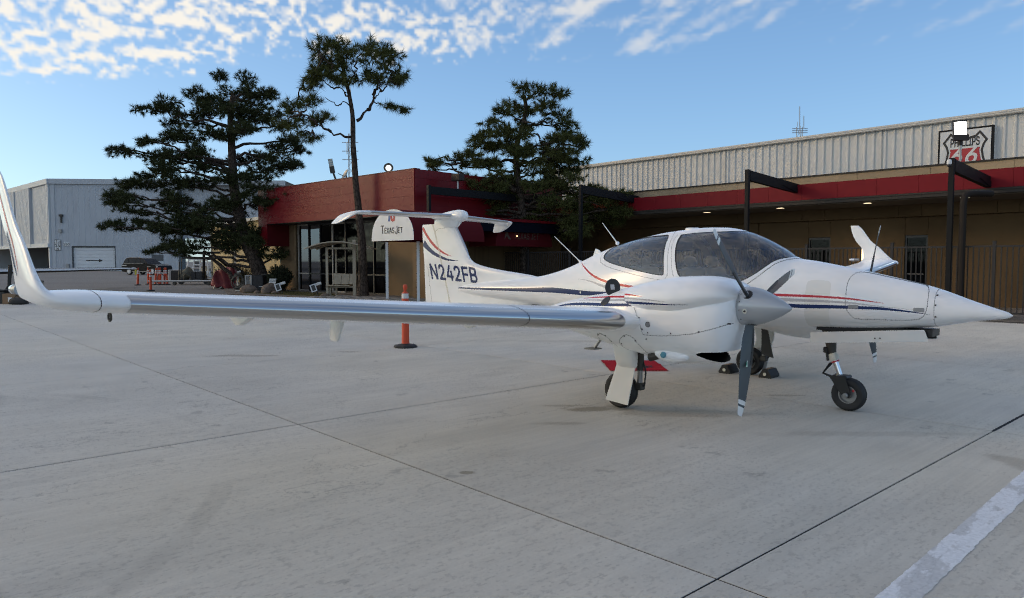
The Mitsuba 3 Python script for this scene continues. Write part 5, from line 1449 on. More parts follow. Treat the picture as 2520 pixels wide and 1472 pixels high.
for s in (-1, 1):
    wy = s * 1.45
    g = ap('main_landing_gear', tube([(0.195, wy + s * 0.0, 0.80), (0.205, wy, 0.50), (0.205, wy, 0.40)], [.04, .038, .036], 14), 'dark_metal')
    ap('oleo', tube([(0.205, wy, 0.42), (0.20, wy, 0.235)], [.027, .027], 14), 'grey_metal', parent=g)
    ap('trailing_arm', cat([tube([(0.205, wy, 0.245), (0.11, wy, 0.20), (0.0, wy + s * -0.0, 0.182)], [.034, .03, .026], 12), bx(0.16, 0.245, wy - .04, wy + .04, 0.20, 0.275, .012)]), 'dark_metal', parent=g)
    ap('brake_hose', tube(smoothpath([(0.235, wy, 0.5), (0.27, wy, 0.38), (0.275, wy + s * .02, 0.30), (0.25, wy, 0.24)], 14), 0.008, 6), 'black_rubber', parent=g)
    ap('brake_disc', lathe([(0, -.012), (.085, -.012), (.085, .012), (0, .012)], (0, 1, 0), (0.0, wy - s * 0.085, 0.182), 28), 'grey_metal', parent=g)
    tyre((0.0, wy + s * 0.03, 0.182), 0.182, 0.14, g)
    # flat outer door with the bulged fairing above it
    yo = wy + s * 0.15
    # door leaning slightly outwards at its foot
    D = Polygon([(-0.105, 0.085), (0.165, 0.062), (0.262, 0.50), (0.045, 0.50)])
    d = ext(D, 0.012, ((0, yo if s < 0 else yo - 0.012, 0), (1, 0, 0), (0, 0, 1)))
    if s > 0: d = ext(D, 0.012, ((0, yo + 0.006, 0), (1, 0, 0), (0, 0, 1)))
    ap('gear_door', d, 'off_white_paint', parent=g)
    fr_ = []
    for z, x0, x1, dp in ((0.435, 0.045, 0.245, 0.006), (0.47, 0.032, 0.262, 0.045), (0.53, 0.018, 0.268, 0.065), (0.62, 0.0, 0.262, 0.07), (0.72, -0.02, 0.25, 0.06)):
        a = np.linspace(0, np.pi, 15)
        xm, xr = (x0 + x1) / 2, (x1 - x0) / 2
        o = np.c_[xm + xr * np.sign(np.cos(a)) * np.abs(np.cos(a)) ** .7, np.full(15, 0.0), np.full(15, z)]; o[:, 1] = yo + s * dp * np.abs(np.sin(a)) ** .7
        i = np.c_[o[::-1, 0], np.full(15, yo - s * 0.01), o[:, 2]]
        fr_.append(np.vstack([o, i]))
    V, F, N = loft(np.array(fr_))
    ap('leg_fairing', tm(V, F), 'off_white_paint', 50, parent=g)
    for x, z in ((0.10, 0.385), (0.125, 0.385), (0.10, 0.365), (0.125, 0.365)):
        ap('door_rivet', trimesh.creation.icosphere(1, 0.004).apply_translation((x, yo + s * 0.006, z)), 'dark_metal', parent=g)
    if s > 0:
        ap('inner_door', ext(Polygon([(0.20, 0.72), (0.36, 0.74), (0.28, 0.62), (0.36, 0.26), (0.20, 0.30)]), 0.012, ((0, wy - 0.07, 0), (1, 0, 0), (0, 0, 1))), 'black_plastic', parent=g)

ng = ap('nose_landing_gear', loft(np.array([np.c_[np.full(16, 0) + 1.53 + k * 0.035 + (0.075 - 0.035 * k) * np.cos(np.arange(16) * np.pi / 8), (0.06 - 0.02 * k) * np.sin(np.arange(16) * np.pi / 8), np.full(16, 0.80 - 0.24 * k)] for k in (0, 0.5, 1, 1.25)])), 'dark_metal')
def along(a, b, t): return np.asarray(a) * (1 - t) + np.asarray(b) * t
A_, B_ = (1.565, 0, 0.56), (1.655, 0, 0.345)
ap('collar', tube([along(A_, B_, 0.0), along(A_, B_, 0.10), along(A_, B_, 0.32), along(A_, B_, 0.34)], [.038, .048, .048, .04], 18), 'tape_beige', parent=ng)
ap('upper_strut', tube([(1.55, 0, 0.64), A_, along(A_, B_, 0.25)], [.038, .036, .036], 16), 'dark_metal', parent=ng)
ap('actuator', cat([bx(1.49, 1.535, -.05, -.01, 0.56, 0.62, .008), tube([(1.52, -0.03, 0.58), (1.535, -.03, 0.48)], .013, 8)]), 'black_plastic', parent=ng)
ap('red_ring', tube([along(A_, B_, 0.36), along(A_, B_, 0.42)], .039, 18), 'red_stripe_paint', parent=ng)
ap('piston', tube([along(A_, B_, 0.3), (1.665, 0, 0.30)], .026, 18), 'chrome', parent=ng)
for y in (-.022, .022):
    ap('torque_link', tube([(1.555, y, 0.455), (1.478, 0, 0.345), (1.62, y, 0.30)], [.012, .012, .012], 8), 'black_plastic', parent=ng)
fk = []
WC = np.array([1.755, -0.05, 0.165])
fk.append(bx(1.60, 1.76, -0.135, 0.035, 0.315, 0.352, .015))
for y in (-0.135, 0.02):
    f = Polygon([(1.595, 0.34), (1.735, 0.34), (1.785, 0.19), (1.775, 0.145), (1.735, 0.145), (1.70, 0.19)]).buffer(0.008)
    fk.append(ext(f, 0.014, ((0, y + 0.014, 0), (1, 0, 0), (0, 0, 1))))
ap('fork', cat(fk), 'black_plastic', parent=ng)
tyre(tuple(WC), 0.165, 0.125, ng)
ap('axle_nut', lathe([(0, 0), (.026, 0), (.026, .02), (.018, .028), (.006, .028), (.006, .02), (0, .02)], (0, -1, 0), (1.755, -0.145, 0.165), 20), 'grey_metal', parent=ng)
ap('valve_mark', bx(1.80, 1.822, -0.1015, -0.10, 0.20, 0.222), 'red_stripe_paint', parent=ng)
# open nose gear doors hang down on both sides of the well
for s in (-1, 1):
    D = Polygon([(1.40, 0.775), (1.415, 0.665), (2.48, 0.758), (2.44, 0.865)]).buffer(-0.012).buffer(0.012)
    ap('nose_gear_door', ext(D, 0.008, ((0, s * 0.165 + 0.004, 0), (1, 0, 0), (0, 0, 1))), 'off_white_paint')
    ap('door_lining', ext(D.buffer(-0.006), 0.004, ((0, s * 0.160 + 0.002, 0), (1, 0, 0), (0, 0, 1))), 'black_plastic')
    for x in (2.02, 2.065):
        ap('door_rivet', lathe([(0, 0), (.008, 0), (.006, .004), (0, .004)], (0, s, 0), (x, s * 0.17, 0.755 + (x - 2.02) * .1), 12), 'dark_metal')
ap('wheel_well', bx(1.45, 2.5, -0.13, 0.13, 0.80, 0.862), 'black_plastic')

# --- antennas, step, fuel cap
for a, b in (((-1.10, 0, 1.725), (-1.335, 0, 1.99)), ((-1.686, 0, 1.485), (-2.14, 0, 1.836))):
    ap('whip_antenna', tube([a, along(a, b, .12), b], [.014, .008, .005], 8), 'matte_white')
    ap('antenna_base', trimesh.creation.icosphere(2, 0.025).apply_translation(a), 'white_paint')
ap('roof_antenna', lathe([(0, 0), (.085, 0), (.085, .018), (.07, .028), (0, .03)], (0, 0, 1), (-0.04, 0, 1.858), 28), 'white_paint')
ap('comm_antenna', ext(Polygon([(-1.50, 1.52), (-1.44, 1.66), (-1.38, 1.64), (-1.34, 1.58)]), 0.012, ((0, 0.006, 0), (1, 0, 0), (0, 0, 1))), 'white_paint')
ap('boarding_step', cat([tube([(-0.08, -1.68, 0.76), (-0.19, -1.68, 0.615)], .014, 10), bx(-0.28, -0.15, -1.75, -1.61, 0.60, 0.614, .005)]), 'grey_metal')
cap = lathe([(0, 0), (.07, 0), (.075, .008), (.07, .02), (0, .02)], (0.5, -0.75, 0.12), (0.045, -1.71, 1.235), 28)
cap.vertices[:, 2] = 1.235 + (cap.vertices[:, 2] - 1.235) * 1.2
ap('fuel_flap', cap, 'black_plastic', label='open round black fuel filler flap')
ap('fuel_opening', decal(NAC, affinity.rotate(affinity.scale(Point(0.045, 1.105).buffer(0.055), 1, .75), 20), 'y', -2.2, -NY, 0.003), 'black_plastic')
ap('fuel_label', ext(sbox(-.02, -.025, .02, .03), 0.003, (np.array([0.045, -1.71, 1.235]) + np.array([0.5, -0.75, 0.12]) / 0.91 * 0.022, (0.83, 0.55, 0), (0, -0.15, 0.98))), 'grey_stripe_paint')
# ------------------------------------------------------------------ things on the apron and ramp
pr('white_plastic', (0.62, 0.62, 0.60), 0.45)
pr('car_black', (0.005, 0.004, 0.006), 0.3, spec=0.12)
pr('car_glass', (0.004, 0.005, 0.006), 0.15, spec=0.2)
pr('tail_red', (0.25, 0.01, 0.01), 0.3)
pr('cardboard', (0.24, 0.15, 0.085), 0.85)
pr('tarp_red', mikit.proc(lambda p, n, uv: mix((0.15, 0.010, 0.018), (0.21, 0.018, 0.026), fbm(p.x * 3, p.y * 3, p.z * 3, 3))), 0.6)
pr('tarp_olive', (0.12, 0.115, 0.085), 0.8)
pr('camouflage', mikit.proc(lambda p, n, uv: mix((0.05, 0.045, 0.035), (0.16, 0.14, 0.11), smoothstep(.45, .55, fbm(p.x * 9, p.y * 9, p.z * 9, 2)))), 0.8)
pr('mat_red', mikit.proc(lambda p, n, uv: mix((0.30, 0.014, 0.022), (0.37, 0.022, 0.03), fbm(p.x * 20, p.y * 20, 0, 3))), 0.95, spec=.1)
pr('yellow_tape', (0.60, 0.52, 0.05), 0.5)
pr('orange_plastic', mikit.proc(lambda p, n, uv: mix((0.52, 0.055, 0.018), (0.62, 0.078, 0.024), fbm(p.x * 12, p.y * 12, p.z * 5, 3))), 0.5)
pr('smoky_sheet', (0.24, 0.225, 0.195), 0.3)


def delineator(label, g, lean=0.0, leandir=0.0, h=1.08, tape=False):
    k = thing('delineator_post', label, 'traffic post', 'orange delineator posts')
    M = T().translate([float(g[0]), float(g[1]), 0.0]).rotate([math.cos(leandir), math.sin(leandir), 0], lean)
    Mb = T().translate([float(g[0]), float(g[1]), 0.0])
    part(k, 'base', lathe([(0, 0), (.20, 0), (.205, .02), (.19, .045), (.09, .06), (.06, .075), (0, .075)], n=8), 'black_rubber', False, Mb)
    s = h / 1.10
    part(k, 'tube', lathe([(0, .06), (.070, .06), (.064, .12), (.062, .5), (.058, .94), (.040, .965), (0, .965)], n=24), 'orange_plastic', 40, M)
    part(k, 'handle', lathe([(.026, .96), (.024, 1.0), (.036, 1.03), (.040, 1.06), (.030, 1.09), (0, 1.10)], n=16), 'orange_plastic', 40, M)
    for z in (.72, .855):
        part(k, 'reflective_band', lathe([(.0640 - (z - .5) * .01, z), (.0632 - (z - .5) * .01, z + .085)], n=24), 'white_plastic', 40, M)
    if tape:
        part(k, 'ribbon', tm([[-.09, -.02, 1.02], [-.19, -.05, .96], [-.17, -.06, .62], [-.08, -.04, .70], [-.10, .02, .80]], [[0, 1, 2], [0, 2, 3], [0, 3, 4]]), 'yellow_tape', False, M)


delineator('orange delineator post standing alone behind the wing, nearest to the camera', gnd(998, 855))
delineator('orange delineator post with yellow ribbon at the tip of the far wing', gnd(339, 702), 3, 1.57, tape=True)
delineator('orange delineator post in front of the row, half hidden by the near wing', gnd(371, 716))
zg = 46.5
for x, ln, ld, lab in ((365, 0, 0, 'orange delineator post at the left end of the row, behind the front one'), (382, 5, 1.57, 'tilted orange delineator post, second from the left in the row'), (391, 0, 0, 'orange delineator post in the middle of the row, left of a touching pair'), (394.5, 1, 1.57, 'orange delineator post in the middle of the row, right of a touching pair'), (404.5, 2, 1.57, 'orange delineator post second from the right in the row'), (412, -4, 1.57, 'orange delineator post at the right end of the row beside the black box')):
    c = at(x, 700, zg + (0.5 if x == 365 else 0)); delineator(lab, c, ln, ld)
# towbar lying by the row
TB = thing('towbar', 'grey aircraft towbar on small wheels lying in front of the orange posts', 'towbar')
a, b = at(365, 695, 45.3), at(520, 693, 45.0); a[2], b[2] = .25, .28
part(TB, 'bar', tube([a, b], .06, 8), 'galvanised')
for f in (.42, .96):
    c = a * (1 - f) + b * f; c[2] = .13
    part(TB, 'wheel', lathe([(0, -.05), (.12, -.05), (.13, 0), (.12, .05), (0, .05)], (.3, 1, 0), c, 16), 'black_rubber')
for f in (.20, .62):
    c = a * (1 - f) + b * f
    part(TB, 'hoop', tube(smoothpath([c + [-.22, 0, -.1], c + [-.22, 0, .3], c + [0, 0, .48], c + [.22, 0, .3], c + [.22, 0, -.1]], 16), .022, 6), 'dark_metal')

# red mat behind the near wheel
MT = thing('red_mat', 'red entrance mat with black lettering on the concrete behind the near main wheel', 'mat')
mc = [gnd(1478, 888), gnd(1610, 888.5), gnd(1645, 914), gnd(1502, 914)]
n = 14
V, F = [], []
for j in range(n + 1):
    for i in range(n + 1):
        u, v = i / n, j / n
        p = mc[0] * (1 - u) * (1 - v) + mc[1] * u * (1 - v) + mc[2] * u * v + mc[3] * (1 - u) * v
        V.append([p[0], p[1], .010 + .022 * math.exp(-((v - .42 - .05 * u) / .05) ** 2)])
F = grid_faces(n + 1, n + 1, closed=False)[:, ::-1]
part(MT, 'carpet', tm(V, F), 'mat_red', 40)
wdir = (mc[2] - mc[3])[:2]; wl = np.linalg.norm(wdir); wdir = wdir / wl; ud = np.array([-wdir[1], wdir[0]])
cc = gnd(1607, 905) - np.array([wdir[0], wdir[1], 0]) * .26
part(MT, 'lettering', text_on('TEXAS JET', .17, (cc[0], cc[1], .013), (wdir[0], wdir[1], 0), (ud[0], ud[1], 0), .003, True, .52), 'lettering_black', False)
part(MT, 'lettering', ext(Polygon([(-.10, 0), (0, .12), (.10, 0), (.04, .0), (0, .05), (-.04, 0)]), .003, ((cc[0] + .02, cc[1] + .17, .016), (wdir[0], wdir[1], 0), (ud[0], ud[1], 0))), 'lettering_black', False)

# wheel chocks at the far main wheel
def chock(label, x, y, flip):
    k = thing('wheel_chock', label, 'chock', 'chocks at the far main wheel')
    P = Polygon([(0, 0), (.15, 0), (.15, .025), (.105, .10), (.045, .10), (0, .025)]).buffer(.006)
    part(k, 'block', ext(P, .26, ((x, y, .006), (1, 0, 0), (0, 0, 1))), 'black_rubber', False, AM)
    part(k, 'reflective_tape', bx(x + .05, x + .10, y - .22, y - .04, .112, .115), 'cardboard', False, AM)
    part(k, 'rope_hole', lathe([(0, 0), (.022, 0), (.022, .006), (0, .006)], (0, -1, 0), (x + .075, y - .266, .05), 14), 'tape_beige', False, AM)
chock('black rubber chock with tan tape in front of the far main wheel', 0.20, 1.58, 1)
chock('black rubber chock with tan tape behind the far main wheel', -0.36, 1.58, -1)

# black utility vehicle before the hangar
CR = thing('parked_car', 'black large utility vehicle parked before the pale hangar', 'car')
CL, CWd = 5.35, 2.0
cm = at(318, 676, 82); cm2 = at(440, 676, 79.5)
cd = (cm2 - cm)[:2]; cd /= np.linalg.norm(cd)
CM = T(np.array([[cd[0], -cd[1], 0, cm[0]], [cd[1], cd[0], 0, cm[1]], [0, 0, 1, 0], [0, 0, 0, 1.0]]))
def cr(nm, mesh, mat, sm=30, parent=None): return part(parent or CR, nm, mesh, mat, sm, CM)
low = [(.02, .42), (.0, .85), (.05, 1.12), (.16, 1.20), (3.7, 1.22), (4.2, 1.20), (4.9, 1.12), (5.22, 1.02), (5.33, .80), (5.33, .40), (4.92, .30), (4.88, .55), (4.72, .74), (4.50, .80), (4.28, .74), (4.12, .55), (4.08, .30), (1.50, .30), (1.46, .55), (1.30, .74), (1.08, .80), (.86, .74), (.70, .55), (.66, .30), (.15, .34)]
def slab_hull(poly, w0, w1): 
    m = ext(Polygon(poly), 1.0, ((0, 0, 0), (1, 0, 0), (0, 0, 1)))
    m.vertices[:, 1] = np.where(m.vertices[:, 1] < -.5, -w1, w1); return m
cr('body', slab_hull(low, 1, .99), 'car_black', False)
top = [(.16, 1.20), (.30, 1.62), (.52, 1.86), (1.0, 1.92), (2.6, 1.90), (3.0, 1.82), (3.85, 1.22)]
m = ext(Polygon(top), 1.0, ((0, 0, 0), (1, 0, 0), (0, 0, 1)))
m.vertices[:, 1] = np.where(m.vertices[:, 1] < -.5, -1, 1) * (.95 - .24 * (m.vertices[:, 2] - 1.2))
cr('cabin', m, 'car_black', False)
def cwin(poly):
    m = ext(Polygon(poly), .012, ((0, 0, 0), (1, 0, 0), (0, 0, 1)))
    m.vertices[:, 1] += -(.953 - .24 * (m.vertices[:, 2] - 1.2)); return m
for w in ([(.36, 1.27), (.46, 1.62), (.70, 1.78), (.92, 1.79), (.92, 1.27)], [(.98, 1.27), (.98, 1.79), (2.0, 1.80), (2.0, 1.27)], [(2.07, 1.27), (2.07, 1.80), (2.62, 1.78), (2.72, 1.27)], [(2.80, 1.27), (2.72, 1.76), (2.96, 1.73), (3.60, 1.29)]):
    cr('side_window', cwin(w), 'car_glass', False)
cr('window_trim', bx(.35, 3.65, -1.0, -.94, 1.215, 1.245), 'grey_metal', False)
cr('roof_rail', tube([(.7, -.74, 1.95), (2.5, -.74, 1.95)], .025, 6), 'grey_metal')
cr('mirror', bx(3.3, 3.5, -1.18, -1.0, 1.22, 1.36, .03), 'car_black')
cr('headlight', ext(Polygon([(5.02, 1.06), (5.30, .95), (5.12, .72), (5.06, .74), (5.2, .93), (5.0, 1.0)]), .02, ((0, -.985, 0), (1, 0, 0), (0, 0, 1))), 'white_plastic', False)
cr('tail_light', bx(-.01, .75, -1.005, -.985, 1.02, 1.10), 'white_plastic', False)
cr('badge', bx(3.75, 4.25, -1.004, -.988, .93, .98), 'grey_metal', False)
cr('sill', bx(1.55, 4.05, -1.02, -.95, .34, .40), 'grey_metal', False)
for x in (1.08, 4.50):
    for s in (-1, 1):
        w = cr('wheel', lathe([(.26, -.12), (.33, -.13), (.385, -.10), (.39, 0), (.385, .10), (.33, .13), (.26, .12)], (0, 1, 0), (x, s * .88, .39), 28), 'black_rubber')
        if s < 0:
            sp = []
            for q in range(12):
                t = q * np.pi / 6
                sp.append(tube([(x + .05 * math.cos(t), -1.0, .39 + .05 * math.sin(t)), (x + .25 * math.cos(t), -1.0, .39 + .25 * math.sin(t))], .03, 5))
            cr('rim', cat(sp + [lathe([(.235, -.02), (.265, -.02), (.265, .02), (.235, .02)], (0, 1, 0), (x, -1.0, .39), 28), lathe([(0, 0), (.07, 0), (.07, .03), (0, .03)], (0, -1, 0), (x, -.99, .39), 16)]), 'matte_white', 30, w)

# second airplane at far left: long thin wing, gear leg and belly in view
A2P = thing('airplane', 'second airplane at the left edge, long thin wing with dark underside behind the winglet', 'airplane')
w0, w1 = at(-60, 671, 29.0), at(330, 661.5, 42.0)
R = []
for t in np.linspace(0, 1, 12):
    c = w0 * (1 - t) + w1 * t
    ch = 1.5 * (1 - t) + .8 * t if t < .98 else .5
    f = foil(12, .17, .02)
    dv = np.array([-.80, .60, 0.0])
    R.append(c + f[:, :1] * ch * dv + f[:, 1:] * ch * np.array([0, 0, 1.0]))
Vw, Fw, Nw = loft(np.array(R))
part(A2P, 'wing', (Vw, Fw, Nw), 'dark_metal')
a_ = np.array(R)[:, 10:14]; 
m_ = a_.shape[1]; FF = grid_faces(12, m_, closed=False); VV = a_.reshape(-1, 3) + [.0, -.006, .004]
part(A2P, 'leading_edge', tm(VV, FF), 'matte_white', 40)
part(A2P, 'wing_tip', lathe([(0, -.05), (.06, -.03), (.075, .2), (.05, .5), (0, .7)], (w1 - w0), w1 - [0.1, .1, 0], 12), 'matte_white', 40)
g = at(32, 724, 30.5); g[2] = 0
part(A2P, 'wheel', lathe([(0, -.09), (.10, -.09), (.22, -.10), (.27, -.05), (.27, .05), (.22, .10), (.10, .09), (0, .09)], (.7, -.7, 0), g + [0, 0, .27], 28), 'black_rubber')
part(A2P, 'gear_leg', cat([tube([g + [-.12, .1, 1.35], g + [-.16, .05, .75], g + [-.16, .0, .35]], [.09, .07, .06], 10), tube([g + [-.14, .05, .36], g + [0, 0, .27]], .05, 8)]), 'dark_metal')
part(A2P, 'gear_strut', tube([g + [.1, .05, .95], g + [.9, -.2, .35]], .03, 6), 'dark_metal')
part(A2P, 'gear_door', frame(bx(0, .75, 0, .02, -.25, .1), at(66, 686, 31), (.93, 0, -.25), (0, 1, 0)), 'camouflage', False)
fu = at(-170, 660, 29.5)
part(A2P, 'fuselage', lathe([(0, -3.2), (.25, -3.0), (.55, -2.0), (.68, -.5), (.66, 1.0), (.45, 3.0), (.18, 4.6), (0, 4.8)], (.80, -.60, 0.02), fu + [0, 0, .25], 28), 'camouflage', 40)
# boxes and bag under it
BX = thing('cardboard_box', 'brown cardboard box on the ramp behind the winglet tip light', 'box')
c = at(30, 742, 25.4)
part(BX, 'carton', bx(c[0] - .22, c[0] + .22, c[1] - .18, c[1] + .18, 0.003, .36), 'cardboard', False)
part(BX, 'label', bx(c[0] - .02, c[0] + .12, c[1] - .186, c[1] - .182, .08, .24), 'matte_white', False)
BG = thing('duffel_bag', 'black duffel bag beside the brown cardboard box', 'bag')
c = at(46, 744, 25.0)
q = man2tm(m3.Manifold.hull_points(np.array([[x * (.9 if z else 1), y, z] for x in (-.30, .30) for y in (-.14, .14) for z in (0, .16)] + [[-.2, 0, .24], [.2, 0, .24]])))
q = q.subdivide().subdivide(); trimesh.smoothing.filter_laplacian(q, iterations=2)
q.apply_translation([c[0], c[1], .01]); part(BG, 'bag', q, 'black_rubber', 50)
part(BG, 'bag_handle', tube(smoothpath([c * [1, 1, 0] + [-.12, -.05, .22], c * [1, 1, 0] + [0, -.05, .34], c * [1, 1, 0] + [.12, -.05, .22]], 10), .012, 6), 'black_rubber')
EQ = thing('equipment_case', 'black equipment case at the left edge under the second airplane', 'case')
c = at(2, 742, 25.6)
part(EQ, 'case', bx(c[0] - .28, c[0] + .26, c[1] - .2, c[1] + .2, 0.004, .44, .02), 'black_plastic'); part(EQ, 'lid', bx(c[0] - .29, c[0] + .27, c[1] - .21, c[1] + .21, .445, .50, .015), 'black_rubber')

# ground equipment by the big pine
def boxthing(base, label, catg, parts):
    k = thing(base, label, catg)
    for nm, mesh, mat, sm in parts: part(k, nm, mesh, mat, sm)
    return k


def pbox(x0, x1, y0, y1, Z, d, bev=.02):
    """Box whose front face spans the pixels at depth Z, d metres deep."""
    a, b = at(x0, y1, Z), at(x1, y0, Z)
    return bx(a[0], b[0], Z, Z + d, max(a[2], .02), b[2], bev)


GU = boxthing('generator_box', 'black and grey generator box at the right end of the orange post row', 'box', [('housing', pbox(414, 440, 664, 694, 48, .9), 'grey_metal', 30), ('front_grille', pbox(421, 438, 666, 691, 47.97, .02, 0), 'black_plastic', False)])
UT = thing('utility_cart', 'dark tool cart with folded olive tarp beneath a tall black pole', 'cart')
Zc = 47.0
part(UT, 'bed', pbox(438, 514, 688, 692, Zc, 1.2), 'dark_metal')
for x in (446, 508): part(UT, 'wheel', lathe([(0, -.06), (.18, -.06), (.2, 0), (.18, .06), (0, .06)], (0, 1, 0), at(x, 693, Zc - .1) * [1, 1, 0] + [0, 0, .2], 18), 'black_rubber')
for x0, x1 in ((470, 481), (482, 497)): part(UT, 'battery_box', pbox(x0, x1, 668, 687, Zc - .05, .7), 'panel_black')
tv = trimesh.creation.icosphere(3); tv.vertices = tv.vertices * [.50, .45, .42]; tv.vertices[:, 2] += .12 * np.sin(tv.vertices[:, 0] * 9) ; tv.apply_translation(at(459, 676, Zc + .4))
part(UT, 'folded_tarp', tv, 'tarp_olive', 50)
for x in (447, 441): part(UT, 'corner_pole', tube([at(x, 690, Zc), at(x, 636 if x == 447 else 645, Zc)], .035, 6), 'dark_metal')
part(UT, 'tall_pole', cat([tube([at(501.5, 692, Zc), at(501.5, 622, Zc)], .085, 8), tube([at(460, 622, Zc), at(542, 622, Zc)], .075, 8)]), 'black_steel')
part(UT, 'top_rail', tube([at(447, 636, Zc), at(500, 638, Zc)], .03, 6), 'dark_metal')
TG = thing('baggage_tug', 'white baggage tug with open cab standing beyond the tool cart', 'tug')
Zt = 56.0
part(TG, 'chassis', pbox(440, 512, 668, 684, Zt, 1.5, .05), 'sign_white')
part(TG, 'bumper', pbox(428, 442, 672, 682, Zt, 1.4, .03), 'sign_white')
fr = cat([tube([at(x0, y0, Zt), at(x1, y1, Zt)], .055, 6) for x0, y0, x1, y1 in ((459, 668, 464, 640), (464, 640, 478, 639), (478, 639, 476, 660), (476, 660, 459, 664), (478, 639, 510, 641), (510, 641, 513, 672), (493, 640, 493, 672), (477, 652, 493, 652))])
part(TG, 'cab_frame', fr, 'sign_white')
part(TG, 'side_panel', pbox(460, 476, 660, 670, Zt - .02, .06, .01), 'sign_white')
part(TG, 'cab_seat', pbox(494, 509, 655, 672, Zt + .5, .5, .05), 'beige_paint')
part(TG, 'cab_roof', pbox(462, 514, 637, 640, Zt, 1.4, .02), 'dark_metal')
part(TG, 'windscreen', tm([at(479, 658, Zt + .05), at(492, 658, Zt + .05), at(492, 642, Zt + .05), at(479, 642, Zt + .05)], [[0, 1, 2], [0, 2, 3]]), 'window_pane', False)
for x in (455, 500): part(TG, 'wheel', lathe([(0, -.1), (.28, -.1), (.30, 0), (.28, .1), (0, .1)], (0, 1, 0), at(x, 684, Zt - .05) * [1, 1, 0] + [0, 0, .3], 20), 'black_rubber')
# red covered machine
RT = thing('covered_machine', 'machine under a creased red tarpaulin on tube legs', 'machine')
Zr = 39.5
c = at(552, 690, Zr)
outline = [(519, 700, .0), (530, 668, .0), (545, 664, .2), (575, 652, .1), (577, 660, -.1), (582, 672, .0), (578, 712, -.05), (560, 708, -.1), (545, 700, -.05)]
V, F = [], []
rng = np.random.default_rng(5)
front = [at(x, y, Zr + d) for x, y, d in outline]; back = [at(x, min(y, 702), Zr + 1.3 + d) for x, y, d in outline]
hull = m3.Manifold.hull_points(np.array(front + back)).refine_to_length(.12)
g_ = hull.to_mesh(); vv = g_.vert_properties[:, :3].astype(float)
fold = .06 * np.sin(vv[:, 0] * 11 + vv[:, 2] * 3) + .10 * (meshkit.fbm(vv * 2.2, 3, seed=3) - .5)
vv[:, 1] += fold; vv[:, 0] += .05 * (meshkit.fbm(vv * 3.0, 2, seed=7) - .5)
vv[:, 2] -= .16 * np.clip((.55 - vv[:, 2]), 0, 1) * (1 + np.sin(vv[:, 0] * 8))
part(RT, 'tarpaulin', tm(vv, g_.tri_verts), 'tarp_red', 60)
part(RT, 'skid_frame', cat([tube([at(530, 697, Zr), at(526, 712, Zr), at(538, 712, Zr), at(546, 706, Zr)], .035, 6), tube([at(526, 712, Zr) * [1, 1, 0] + [0, 0, .04], at(560, 712, Zr + .6) * [1, 1, 0] + [0, 0, .04]], .03, 6)]), 'tape_beige')
HR = thing('hose_reel', 'coiled grey hoses hanging on a stand beside the red tarpaulin', 'hose reel')
Zh = 37.0
part(HR, 'stand', cat([tube([at(586, 672, Zh), at(584, 716, Zh)], .03, 6), tube([at(584, 670, Zh), at(592, 668, Zh)], .05, 6)]), 'tape_beige')
for q in range(6):
    cc_ = at(584 + (q % 3) * 1.5, 688 + q * 1.6, Zh - .1)
    part(HR, 'hose', tube([cc_ + [.22 * math.sin(t) * (1 + .1 * q), -.02 * q, .34 * math.cos(t)] for t in np.linspace(0, 6.28, 22)], .022, 6, False), 'camouflage')
part(HR, 'base_plate', pbox(578, 604, 716, 719.5, 36, .4), 'tape_beige')
AC = thing('air_conditioning_cart', 'dark air conditioning cart with pale louvred end beside the white slatted bench', 'cart')
Za = 35.6
part(AC, 'housing', pbox(618, 647, 678, 708, Za, 1.0), 'panel_black')
part(AC, 'louvre_frame', cat([pbox(603, 605.5, 677, 709, Za - .04, .5, 0), pbox(616, 619, 677, 709, Za - .04, .1, 0), pbox(605.5, 616, 677, 679.5, Za - .04, .5, 0), pbox(605.5, 616, 706, 709, Za - .04, .5, 0)]), 'grey_metal', False)
for q in range(9): part(AC, 'louvre', pbox(605.5, 616, 681 + q * 2.8, 682 + q * 2.8, Za - .03, .4, 0), 'galvanised', False)
part(AC, 'base', pbox(600, 650, 709, 712, Za, 1.1), 'dark_metal')
for x in (606, 640): part(AC, 'wheel', lathe([(0, -.05), (.13, -.05), (.14, 0), (.13, .05), (0, .05)], (0, 1, 0), at(x, 715, Za - .05) * [1, 1, 0] + [0, 0, .15], 16), 'black_rubber')
part(AC, 'hose', tube(smoothpath([at(645, 678, Za - .1), at(652, 676, Za - .2), at(660, 677, Za - .2), at(664, 684, Za - .2)], 12), .05, 8), 'black_rubber')
GB = boxthing('grey_cabinet', 'light grey metal cabinet behind the slatted bench', 'cabinet', [('housing', pbox(648, 681, 676, 712, 36.6, .8), 'grey_metal', 30), ('cabinet_cap', pbox(647.5, 681.5, 674.5, 676.3, 36.55, .9, 0), 'galvanised', False)])
BN = thing('slatted_bench', 'small bench with white slats and black frame before the grey cabinet', 'bench')
Zb = 34.3
for q in range(4): part(BN, 'back_slat', pbox(663 - q * .8, 680 - q * .8, 686 + q * 3.9, 688.9 + q * 3.9, Zb + .42 - q * .05, .03, 0), 'white_plastic', False)
for q in range(3): part(BN, 'seat_slat', pbox(637 + q * 4, 676 + q * 1, 704.3, 705.6, Zb + .02 + q * .13, .11, 0), 'white_plastic', False)
for x in (643, 674): part(BN, 'leg', tube([at(x, 705.5, Zb + .1), at(x, 719, Zb + .1)], .03, 6), 'dark_metal')
part(BN, 'leg', tube([at(680, 686, Zb + .45), at(676, 706, Zb + .4), at(677, 718, Zb + .45)], .03, 6), 'dark_metal')


